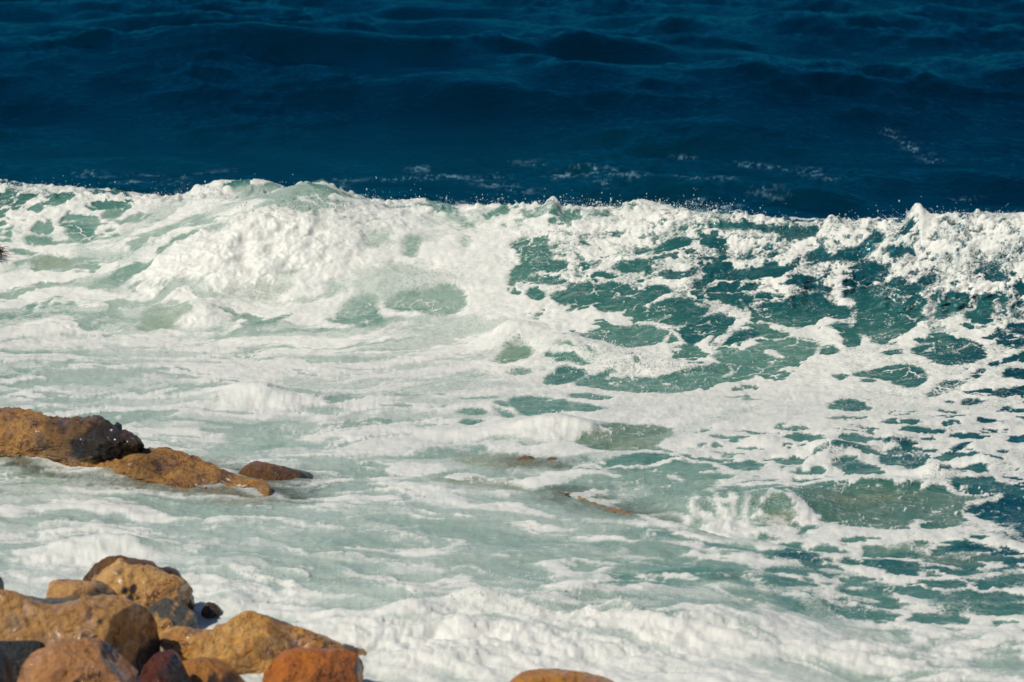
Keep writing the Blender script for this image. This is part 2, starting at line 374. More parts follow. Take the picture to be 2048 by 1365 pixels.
HOLES = [
(1.00,-1.00,0.00,[(0.01,19.95),(0.12,20.06),(0.36,20.04),(0.39,19.83),(0.41,19.60),(0.44,19.49),(0.62,19.42),(0.58,19.22),(0.41,19.25),(0.22,19.27),(0.08,19.16),(-0.02,19.16),(-0.02,19.26),(0.05,19.43),(0.12,19.54),(0.08,19.75),(0.02,19.86)]),
(0.80,-1.00,0.00,[(0.08,19.12),(0.22,19.21),(0.47,19.15),(0.60,19.03),(0.46,18.98),(0.30,19.05)]),
(1.00,-1.00,0.00,[(0.14,18.87),(0.24,18.97),(0.35,18.85),(0.35,18.71),(0.26,18.69),(0.20,18.77)]),
(1.00,-1.00,0.00,[(0.44,18.72),(0.51,18.82),(0.62,18.80),(0.61,18.95),(0.76,18.95),(0.92,18.94),(0.93,18.90),(0.81,18.80),(0.75,18.63),(0.61,18.54),(0.48,18.60)]),
(1.00,-1.00,0.00,[(0.79,18.66),(0.86,18.79),(1.02,18.90),(1.14,18.83),(1.24,18.77),(1.26,18.67),(1.44,18.65),(1.53,18.73),(1.67,18.66),(1.68,18.54),(1.55,18.41),(1.41,18.33),(1.24,18.25),(0.97,18.24),(0.93,18.31),(0.99,18.43),(0.93,18.53),(0.80,18.60)]),
(1.00,-1.00,0.00,[(1.66,19.53),(1.79,19.60),(1.98,19.60),(2.01,19.52),(1.86,19.43),(1.69,19.38),(1.56,19.42)]),
(1.00,-1.00,0.00,[(1.19,19.08),(1.22,19.28),(1.30,19.16),(1.40,19.33),(1.48,19.19),(1.53,19.09),(1.51,19.00),(1.26,19.02)]),
(1.00,-1.00,0.00,[(1.64,18.94),(1.74,18.97),(1.89,18.91),(2.03,19.00),(2.03,18.96),(1.96,18.86),(1.83,18.82),(1.68,18.87)]),
(1.00,-1.00,0.00,[(1.46,17.99),(1.42,18.14),(1.49,18.29),(1.66,18.38),(1.83,18.36),(1.86,18.31),(1.79,18.17),(1.65,18.05),(1.50,17.96)]),
(1.00,-1.00,0.00,[(1.51,17.91),(1.81,18.09),(1.95,18.30),(2.02,18.24),(2.13,18.13),(1.99,17.93),(1.92,17.85),(1.80,17.82),(1.54,17.89)]),
(1.00,0.56,0.00,[(0.67,17.61),(0.92,17.86),(1.15,17.91),(1.36,17.92),(1.60,17.79),(1.64,17.66),(1.57,17.39),(1.36,17.30),(1.13,17.17),(1.03,17.53),(0.80,17.54)]),
(1.00,0.38,0.00,[(1.77,17.69),(1.98,17.90),(2.21,17.99),(2.37,17.92),(2.40,17.81),(2.38,17.70),(2.27,17.67),(2.20,17.73),(2.13,17.54),(1.95,17.35),(1.89,17.33),(1.82,17.44)]),
(1.00,-1.00,0.00,[(1.63,17.39),(1.70,17.73),(1.74,17.52),(1.76,17.40)]),
(1.00,0.38,0.00,[(2.08,17.25),(2.17,17.51),(2.40,17.57),(2.55,17.65),(2.60,17.54),(2.58,17.40),(2.38,17.28),(2.22,17.26)]),
(1.00,-1.00,0.00,[(2.61,17.42),(2.64,17.56),(2.76,17.58),(2.92,17.44),(2.90,17.34),(2.74,17.32)]),
(1.00,-1.00,0.00,[(2.39,17.70),(2.53,17.77),(2.69,17.70),(2.72,17.64),(2.66,17.61),(2.50,17.70)]),
(1.00,-1.00,0.00,[(1.69,17.16),(1.74,17.29),(1.89,17.33),(1.89,17.22),(1.78,17.12)]),
(0.80,-1.00,0.00,[(1.77,16.97),(1.89,17.16),(1.99,17.15),(1.98,17.06),(1.85,16.96)]),
(0.93,0.58,0.00,[(2.10,16.99),(2.22,17.15),(2.35,17.13),(2.43,17.03),(2.47,17.08),(2.64,17.22),(2.89,17.28),(3.15,17.28),(3.19,17.21),(3.18,16.91),(3.12,16.78),(3.00,16.66),(2.84,16.51),(2.70,16.31),(2.53,16.34),(2.45,16.23),(2.22,16.15),(1.91,15.91),(1.70,15.69),(1.52,15.56),(1.40,15.73),(1.20,15.69),(0.88,15.85),(0.66,16.05),(0.66,16.22),(0.84,16.48),(1.04,16.56),(1.05,16.51),(0.94,16.35),(1.11,16.39),(1.23,16.48),(1.42,16.37),(1.73,16.48),(2.09,16.62),(2.35,16.72),(2.15,16.83)]),
(1.00,0.51,0.00,[(0.34,16.44),(0.47,16.78),(0.62,16.80),(0.76,16.62),(0.73,16.42),(0.61,16.21),(0.44,16.12),(0.33,16.14)]),
(1.00,0.69,0.35,[(-0.20,17.20),(-0.06,17.49),(0.00,17.70),(0.08,17.70),(0.12,17.47),(0.21,17.32),(0.19,17.16),(0.06,17.09),(-0.11,17.03)]),
(0.95,0.62,0.00,[(0.35,17.27),(0.59,17.38),(0.65,17.28),(0.89,16.97),(0.88,16.83),(0.77,16.79),(0.62,16.92),(0.40,16.98),(0.45,17.12),(0.36,17.14)]),
(0.70,0.67,0.00,[(-0.10,16.74),(0.03,16.91),(0.16,16.84),(0.20,16.68),(0.06,16.57)]),
(1.00,0.58,0.00,[(0.54,15.39),(0.68,15.60),(0.92,15.43),(1.03,15.25),(0.94,15.04),(0.75,15.09)]),
(1.00,0.60,0.00,[(-0.04,15.01),(0.06,15.24),(0.33,15.26),(0.47,15.08),(0.64,14.92),(0.85,14.78),(0.93,14.60),(0.66,14.46),(0.37,14.48),(0.13,14.36),(0.01,14.69)]),
(0.90,0.64,0.00,[(-0.21,14.69),(-0.12,14.69),(0.04,14.38),(-0.06,14.29)]),
(0.90,0.64,0.00,[(-0.21,14.96),(-0.12,15.01),(-0.01,14.65),(-0.16,14.86)]),
(0.95,0.69,0.50,[(0.59,13.15),(0.78,13.45),(0.94,13.77),(1.25,13.94),(1.52,13.81),(1.54,13.56),(1.46,13.23),(1.32,12.94),(1.11,12.75),(0.81,12.81),(0.66,12.94)]),
(0.95,0.64,0.00,[(-0.55,14.55),(-0.44,14.71),(-0.26,14.64),(-0.24,14.50),(-0.41,14.38)]),
(0.95,0.64,0.00,[(-0.53,14.13),(-0.41,14.24),(-0.27,14.12),(-0.36,13.90),(-0.48,13.91)]),
(0.80,0.67,0.00,[(-0.60,15.13),(-0.32,15.23),(-0.11,15.19),(-0.32,15.03)]),
(0.97,-1.00,0.00,[(3.69,17.96),(3.81,17.99),(4.07,18.00),(4.40,17.91),(4.38,17.73),(4.30,17.65),(4.40,17.52),(4.33,17.45),(4.30,17.43),(4.18,17.29),(4.04,17.13),(3.81,17.04),(3.78,17.20),(3.66,17.37),(3.69,17.53),(3.64,17.70)]),
(1.00,-1.00,0.00,[(3.34,17.80),(3.42,17.87),(3.54,17.95),(3.61,17.82),(3.59,17.71),(3.52,17.67),(3.43,17.74)]),
(1.00,-1.00,0.00,[(3.47,17.28),(3.51,17.40),(3.60,17.41),(3.64,17.30),(3.68,17.13),(3.63,17.04),(3.51,17.00)]),
(1.00,-1.00,0.00,[(3.24,17.01),(3.27,17.09),(3.36,17.10),(3.44,16.98),(3.39,16.85),(3.24,16.79)]),
(0.92,-1.00,0.00,[(4.14,16.79),(4.26,16.93),(4.49,16.96),(4.70,17.00),(4.84,16.94),(4.96,16.60),(4.93,16.53),(4.78,16.47),(4.63,16.37),(4.50,16.35),(4.36,16.43),(4.30,16.57)]),
(0.95,-1.00,0.00,[(3.62,16.26),(3.78,16.39),(3.98,16.44),(4.18,16.40),(4.26,16.20),(4.23,15.99),(4.18,15.80),(3.95,15.79),(3.89,15.98),(3.76,16.06),(3.53,16.12),(3.53,16.21)]),
(1.00,-1.00,0.00,[(3.26,16.16),(3.37,16.24),(3.47,16.13),(3.36,16.05)]),
(1.00,-1.00,0.00,[(3.55,15.99),(3.64,16.04),(3.73,15.97),(3.63,15.92)]),
(1.00,-1.00,0.00,[(3.81,16.79),(4.07,16.86),(4.06,16.69)]),
(1.00,0.44,0.00,[(3.14,14.88),(3.23,15.22),(3.44,15.39),(3.53,15.09),(3.60,14.73),(3.42,14.65),(3.18,14.63)]),
(0.93,0.22,0.00,[(5.04,17.15),(5.12,17.15),(5.21,17.03),(5.34,16.84),(5.28,16.72),(5.17,16.71),(5.09,16.89)]),
(0.93,0.22,0.00,[(5.20,17.15),(5.26,17.23),(5.44,17.18),(5.41,16.93),(5.24,17.04)]),
(1.00,0.22,0.00,[(4.90,16.30),(4.96,16.42),(5.02,16.41),(5.01,16.28),(4.94,16.24)]),
(1.00,0.22,0.00,[(4.78,16.13),(4.82,16.18),(4.85,16.13),(4.81,16.07)]),
(0.95,0.22,0.00,[(5.02,15.94),(5.11,16.19),(5.19,16.06),(5.31,16.11),(5.29,15.91),(5.07,15.87)]),
(0.95,0.22,0.00,[(4.71,15.32),(4.88,15.50),(5.13,15.62),(5.22,15.56),(5.07,15.36),(4.96,15.31),(4.82,15.39)]),
(1.00,0.22,0.00,[(4.45,15.09),(4.58,15.31),(4.73,15.18),(4.65,15.11)]),
(1.00,0.22,0.00,[(4.34,15.19),(4.40,15.27),(4.43,15.18),(4.38,15.10)]),
(1.00,0.22,0.00,[(4.87,14.85),(4.92,14.95),(4.94,14.85),(4.89,14.75)]),
(0.75,0.33,0.00,[(4.21,15.53),(4.31,15.73),(4.46,15.86),(4.62,15.82),(4.55,15.68),(4.42,15.54),(4.24,15.46)]),
(0.97,-1.00,0.00,[(3.21,18.98),(3.36,19.05),(3.41,18.92),(3.46,18.86),(3.57,18.91),(3.63,18.93),(3.80,18.91),(3.91,19.07),(4.02,19.06),(4.02,18.96),(3.92,18.86),(3.75,18.78),(3.56,18.76),(3.27,18.89)]),
(0.95,-1.00,0.00,[(3.66,18.68),(3.75,18.72),(3.86,18.68),(3.96,18.58),(4.07,18.49),(4.04,18.39),(3.89,18.37),(3.79,18.40),(3.73,18.57)]),
(0.85,-1.00,0.00,[(3.97,18.81),(4.13,18.82),(4.22,18.72),(4.20,18.59),(4.12,18.71)]),
(0.90,-1.00,0.00,[(4.36,18.27),(4.48,18.30),(4.54,18.21),(4.49,18.13),(4.37,18.18)]),
(1.00,-1.00,0.00,[(4.46,17.59),(4.61,17.83),(4.68,17.97),(4.78,17.93),(4.87,17.83),(4.78,17.67),(4.65,17.54),(4.54,17.54)]),
(0.75,-1.00,0.00,[(4.46,17.73),(4.49,17.96),(4.58,17.99),(4.60,17.90),(4.54,17.78)]),
(1.00,-1.00,0.00,[(4.77,17.51),(4.92,17.55),(4.94,17.77),(5.10,17.78),(5.06,17.60),(5.04,17.44),(4.98,17.35),(4.86,17.36)]),
(0.95,-1.00,0.00,[(5.02,18.14),(5.11,18.27),(5.19,18.19),(5.15,18.11),(5.28,17.98),(5.27,17.94),(5.10,17.98)]),
(1.00,-1.00,0.00,[(5.34,17.87),(5.44,17.79),(5.40,17.66),(5.34,17.66)]),
(0.80,-1.00,0.00,[(5.28,17.50),(5.37,17.58),(5.38,17.41),(5.30,17.29)]),
(0.85,-1.00,0.00,[(3.50,18.22),(3.71,18.29),(4.00,18.17),(4.17,18.25),(4.30,18.17),(4.43,18.05),(4.07,18.03),(3.81,17.99),(3.67,18.00)]),
(1.00,-1.00,0.00,[(2.20,18.87),(2.34,19.04),(2.39,18.93),(2.62,18.82),(2.57,18.72),(2.45,18.71),(2.23,18.78)]),
(1.00,-1.00,0.00,[(1.98,18.76),(2.11,18.76),(2.08,18.58),(2.16,18.46),(2.27,18.55),(2.36,18.58),(2.21,18.38),(2.08,18.36),(2.01,18.53)]),
(1.00,-1.00,0.00,[(2.22,18.34),(2.41,18.39),(2.60,18.30),(2.61,18.21),(2.48,18.11),(2.34,18.20)]),
(1.00,-1.00,0.00,[(2.50,18.53),(2.55,18.63),(2.65,18.51),(2.54,18.42)]),
(0.90,-1.00,0.00,[(2.97,18.55),(3.05,18.71),(3.17,18.60),(3.23,18.45),(3.37,18.33),(3.43,18.25),(3.28,18.26),(3.14,18.39),(3.03,18.48)]),
(0.97,-1.00,0.00,[(2.58,17.98),(2.64,18.13),(2.80,18.16),(3.12,18.23),(3.33,18.22),(3.36,18.06),(3.48,17.97),(3.37,17.87),(3.26,17.79),(3.11,17.61),(2.97,17.59),(2.86,17.75),(2.65,17.80),(2.59,17.91)]),
(1.00,-1.00,0.00,[(1.76,18.37),(1.97,18.34),(2.12,18.19),(2.01,18.09),(1.93,18.01),(1.81,18.05)]),
(1.00,-1.00,0.00,[(2.62,18.28),(2.78,18.38),(2.80,18.25),(2.75,18.18)]),
(1.00,-1.00,0.00,[(2.80,18.29),(2.92,18.30),(2.91,18.24)]),
(0.80,-1.00,0.00,[(2.23,19.36),(2.34,19.38),(2.36,19.25),(2.25,19.19)]),
(0.60,-1.00,0.00,[(2.39,19.23),(2.54,19.24),(2.67,19.05),(2.53,19.00)]),
(0.90,-1.00,0.00,[(2.80,19.05),(2.85,19.15),(2.90,19.12),(2.87,19.05)]),
(0.85,-1.00,0.00,[(2.02,19.74),(2.56,19.70),(2.98,19.56),(3.29,19.35),(3.33,19.27),(3.21,19.20),(3.08,19.31),(2.95,19.45),(2.56,19.61),(2.23,19.68)]),
(0.60,0.67,0.00,[(0.09,20.70),(0.54,20.54),(1.05,20.41),(1.32,20.11),(1.09,20.03),(0.71,20.30),(0.32,20.45),(0.09,20.49)]),
(0.50,0.67,0.00,[(-0.82,20.84),(-0.36,20.93),(-0.02,20.73),(-0.08,20.48),(-0.53,20.51)]),
(0.95,0.74,0.00,[(-1.37,18.95),(-1.26,19.10),(-1.04,19.07),(-0.79,19.19),(-0.61,19.18),(-0.50,18.90),(-0.56,18.63),(-0.78,18.57),(-1.10,18.72),(-1.35,18.85)]),
(0.85,0.73,0.00,[(-1.95,18.60),(-1.83,19.11),(-1.52,19.10),(-1.46,18.82),(-1.34,18.39),(-1.58,18.37),(-1.81,18.52)]),
(0.60,0.72,0.00,[(-1.58,20.38),(-1.32,20.45),(-1.45,20.09),(-1.75,20.12)]),
(0.85,0.71,0.00,[(-1.20,20.26),(-1.04,20.30),(-1.05,19.90),(-1.19,19.87)]),
(0.60,0.73,0.00,[(-0.61,20.20),(-0.47,20.24),(-0.42,20.05),(-0.55,19.96)]),
(0.95,0.67,0.00,[(-5.19,21.52),(-5.03,21.57),(-4.86,21.26),(-4.75,21.11),(-4.86,20.99),(-5.07,21.15)]),
(0.90,0.64,0.00,[(-5.60,21.31),(-5.29,21.25),(-5.28,21.09),(-5.54,21.12)]),
(0.90,0.67,0.00,[(-4.73,21.69),(-4.50,21.65),(-4.53,21.51),(-4.69,21.50)]),
(0.90,0.72,0.35,[(-5.52,20.76),(-5.36,20.86),(-4.99,20.69),(-4.98,20.48),(-5.33,20.53)]),
(0.80,0.76,0.00,[(-4.78,19.98),(-4.68,20.09),(-4.42,20.18),(-4.28,19.99),(-4.43,19.87)]),
(0.80,0.78,0.30,[(-4.11,19.25),(-3.77,19.30),(-3.50,18.95),(-3.49,18.87),(-3.61,18.75),(-3.72,18.68),(-4.10,18.72),(-4.00,18.91)]),
(0.60,0.80,0.30,[(-3.36,19.43),(-3.03,19.55),(-2.46,19.56),(-2.41,19.38),(-2.63,19.22),(-3.20,19.28)]),
(0.80,0.73,0.40,[(-2.65,19.68),(-2.31,19.75),(-2.46,19.59)]),
(0.90,0.72,0.00,[(-2.89,18.57),(-2.42,18.85),(-2.38,18.76),(-2.67,18.53)]),
(0.85,0.50,0.00,[(-6.14,22.44),(-5.82,22.39),(-5.80,22.12),(-6.08,21.88)]),
(0.80,0.84,0.00,[(-3.31,21.97),(-3.11,22.02),(-2.78,22.00),(-2.13,20.82),(-1.84,20.85),(-2.18,20.71),(-2.63,20.68),(-3.14,21.46)]),
(0.60,0.78,0.00,[(-2.63,20.82),(-2.18,20.80),(-1.73,20.91),(-1.84,20.73),(-2.40,20.68)]),
(0.70,0.69,0.00,[(0.71,11.54),(1.26,11.68),(1.70,11.34),(1.69,10.28),(1.21,10.30),(0.94,10.62)]),
(0.55,0.84,0.00,[(0.25,10.26),(0.68,9.79),(1.09,9.24),(0.95,8.71),(0.41,9.15)]),
(0.97,0.51,0.25,[(2.52,10.20),(2.57,10.85),(2.78,10.95),(3.26,10.95),(3.61,10.90),(3.85,10.89),(3.94,10.83),(4.23,10.78),(4.00,10.51),(3.96,10.23),(3.98,10.10),(3.87,9.86),(3.90,9.62),(3.75,9.59),(3.72,9.86),(3.43,10.14),(3.50,9.86),(3.33,9.62),(3.15,9.66),(2.91,9.66),(2.77,9.85),(2.62,10.06)]),
(0.30,0.60,0.60,[(2.72,10.44),(3.29,10.86),(3.55,10.77),(2.97,10.32)]),
(1.00,0.38,0.00,[(3.94,11.02),(4.03,11.36),(4.31,11.43),(4.40,11.19),(4.66,11.06),(4.63,10.85),(4.36,10.87),(4.30,10.79),(4.14,10.85),(3.98,10.88)]),
(0.92,0.28,0.00,[(4.03,10.51),(4.34,10.61),(4.55,10.27),(4.43,9.35),(4.28,9.62),(4.18,9.79),(4.12,9.99),(4.02,10.19)]),
(1.00,0.22,0.00,[(4.36,10.72),(4.62,10.80),(4.58,10.44),(4.44,10.51)]),
(1.00,0.27,0.00,[(4.07,9.90),(4.15,9.79),(4.12,9.66),(4.07,9.62)]),
(1.00,0.27,0.00,[(4.13,9.55),(4.30,9.39),(4.41,9.19),(4.39,9.05),(4.19,9.26)]),
(0.95,0.29,0.00,[(3.65,8.97),(3.84,9.07),(4.01,9.09),(4.19,8.88),(4.15,8.74),(4.03,8.78),(3.82,8.93)]),
(0.75,0.47,0.20,[(3.31,8.81),(3.54,8.88),(3.98,8.74),(4.11,8.55),(3.86,8.47),(3.74,8.37),(3.48,8.52)]),
(0.80,0.64,0.30,[(3.04,8.94),(3.29,9.16),(3.57,9.12),(3.50,8.93),(3.12,8.85)]),
(0.85,0.40,0.00,[(2.93,8.26),(3.13,8.51),(3.34,8.29),(3.47,8.19),(3.60,8.04),(3.18,7.96),(2.94,8.04)]),
(0.90,0.42,0.00,[(2.79,12.42),(2.88,12.63),(3.30,12.83),(3.31,12.66),(3.05,12.48),(2.88,12.38)]),
(0.85,0.42,0.00,[(3.00,12.31),(3.17,12.39),(3.35,12.05),(3.22,11.95),(2.98,11.91)]),
(0.85,0.38,0.00,[(3.45,12.69),(3.65,12.85),(3.82,12.74),(3.90,12.44),(3.73,12.13),(3.52,12.00),(3.42,12.32)]),
(0.95,0.38,0.00,[(4.19,11.94),(4.23,12.03),(4.38,11.95),(4.36,11.86),(4.21,11.86)]),
(0.95,0.22,0.00,[(4.13,12.83),(4.40,13.11),(4.26,12.83),(4.14,12.63)]),
(0.90,0.29,0.00,[(3.42,13.04),(3.63,13.01),(3.87,13.00),(3.67,12.90)]),
(0.92,0.38,0.00,[(2.11,8.18),(2.25,8.41),(2.42,8.45),(2.56,8.41),(2.56,8.26),(2.71,8.24),(2.80,8.33),(2.65,8.12),(2.47,8.08),(2.20,8.14)]),
(0.75,0.51,0.00,[(2.02,7.81),(2.37,8.02),(2.74,8.02),(2.76,7.79),(2.34,7.66),(2.05,7.58)]),
(0.80,0.69,0.00,[(1.50,11.32),(1.64,11.68),(1.93,11.49),(1.71,11.08),(1.51,11.05)]),
(0.75,0.51,0.00,[(3.27,7.22),(3.45,7.38),(3.73,7.34),(4.16,7.26),(4.09,6.73),(3.71,6.88),(3.38,6.76)]),
(0.75,0.51,0.00,[(2.83,7.49),(3.12,7.70),(3.11,7.24),(2.94,7.12)]),
(0.70,0.60,0.00,[(2.30,7.05),(2.69,6.99),(3.04,6.92),(2.64,6.45),(2.32,6.35)]),
(0.80,0.47,0.00,[(3.77,8.07),(4.31,8.40),(4.20,7.58),(3.82,7.74)]),
(0.80,0.64,0.20,[(1.60,7.48),(1.97,7.56),(1.91,7.31),(1.59,7.28)]),
(0.60,0.71,0.70,[(2.16,9.92),(2.33,9.99),(2.46,9.92),(2.40,9.71),(2.23,9.66)]),
(0.60,0.71,0.50,[(2.04,10.21),(2.26,10.26),(2.39,10.16),(2.21,10.06)]),
(0.75,0.80,0.00,[(-2.80,13.51),(-2.45,13.93),(-2.07,14.16),(-1.81,13.93),(-2.02,13.26),(-2.38,12.81),(-2.67,13.03)]),
(0.80,0.80,0.20,[(-1.59,7.39),(-1.35,7.54),(-1.18,7.27),(-1.28,6.81),(-1.53,7.05)]),
(0.70,0.78,0.00,[(-1.51,6.59),(-1.19,6.57),(-1.03,6.34),(-1.25,6.01)]),
(0.75,0.84,1.00,[(-3.98,12.80),(-3.58,12.59),(-3.12,12.17),(-2.63,11.22),(-2.88,10.90),(-3.43,11.05),(-3.88,11.45)]),
(0.75,0.84,0.90,[(-0.78,10.93),(-0.43,11.74),(0.07,11.48),(0.16,10.46),(-0.28,10.52)]),
(0.60,0.87,0.80,[(-0.63,12.62),(-0.16,12.72),(0.17,12.51),(0.40,12.30),(0.21,11.99),(-0.30,12.09)])]
CLEAR = [(0.75,[(-4.95,13.01),(-4.54,12.80),(-4.11,12.69),(-3.38,12.48),(-2.81,12.28),(-2.51,12.07),(-2.16,10.90),(-1.87,10.49),(-1.81,10.19),(-2.29,10.06),(-2.85,10.59),(-3.50,10.82),(-4.18,11.34),(-4.77,11.69)]),
(0.60,[(-2.44,11.04),(-2.13,11.77),(-1.76,11.77),(-1.63,10.86),(-1.96,10.50),(-2.32,10.53)]),
(0.50,[(-0.07,12.73),(0.50,12.73),(0.53,11.89),(-0.06,11.89)]),
(0.55,[(0.30,11.28),(0.66,11.09),(1.00,10.47),(1.33,10.00),(1.22,9.15),(0.67,9.69),(0.25,10.17)])]
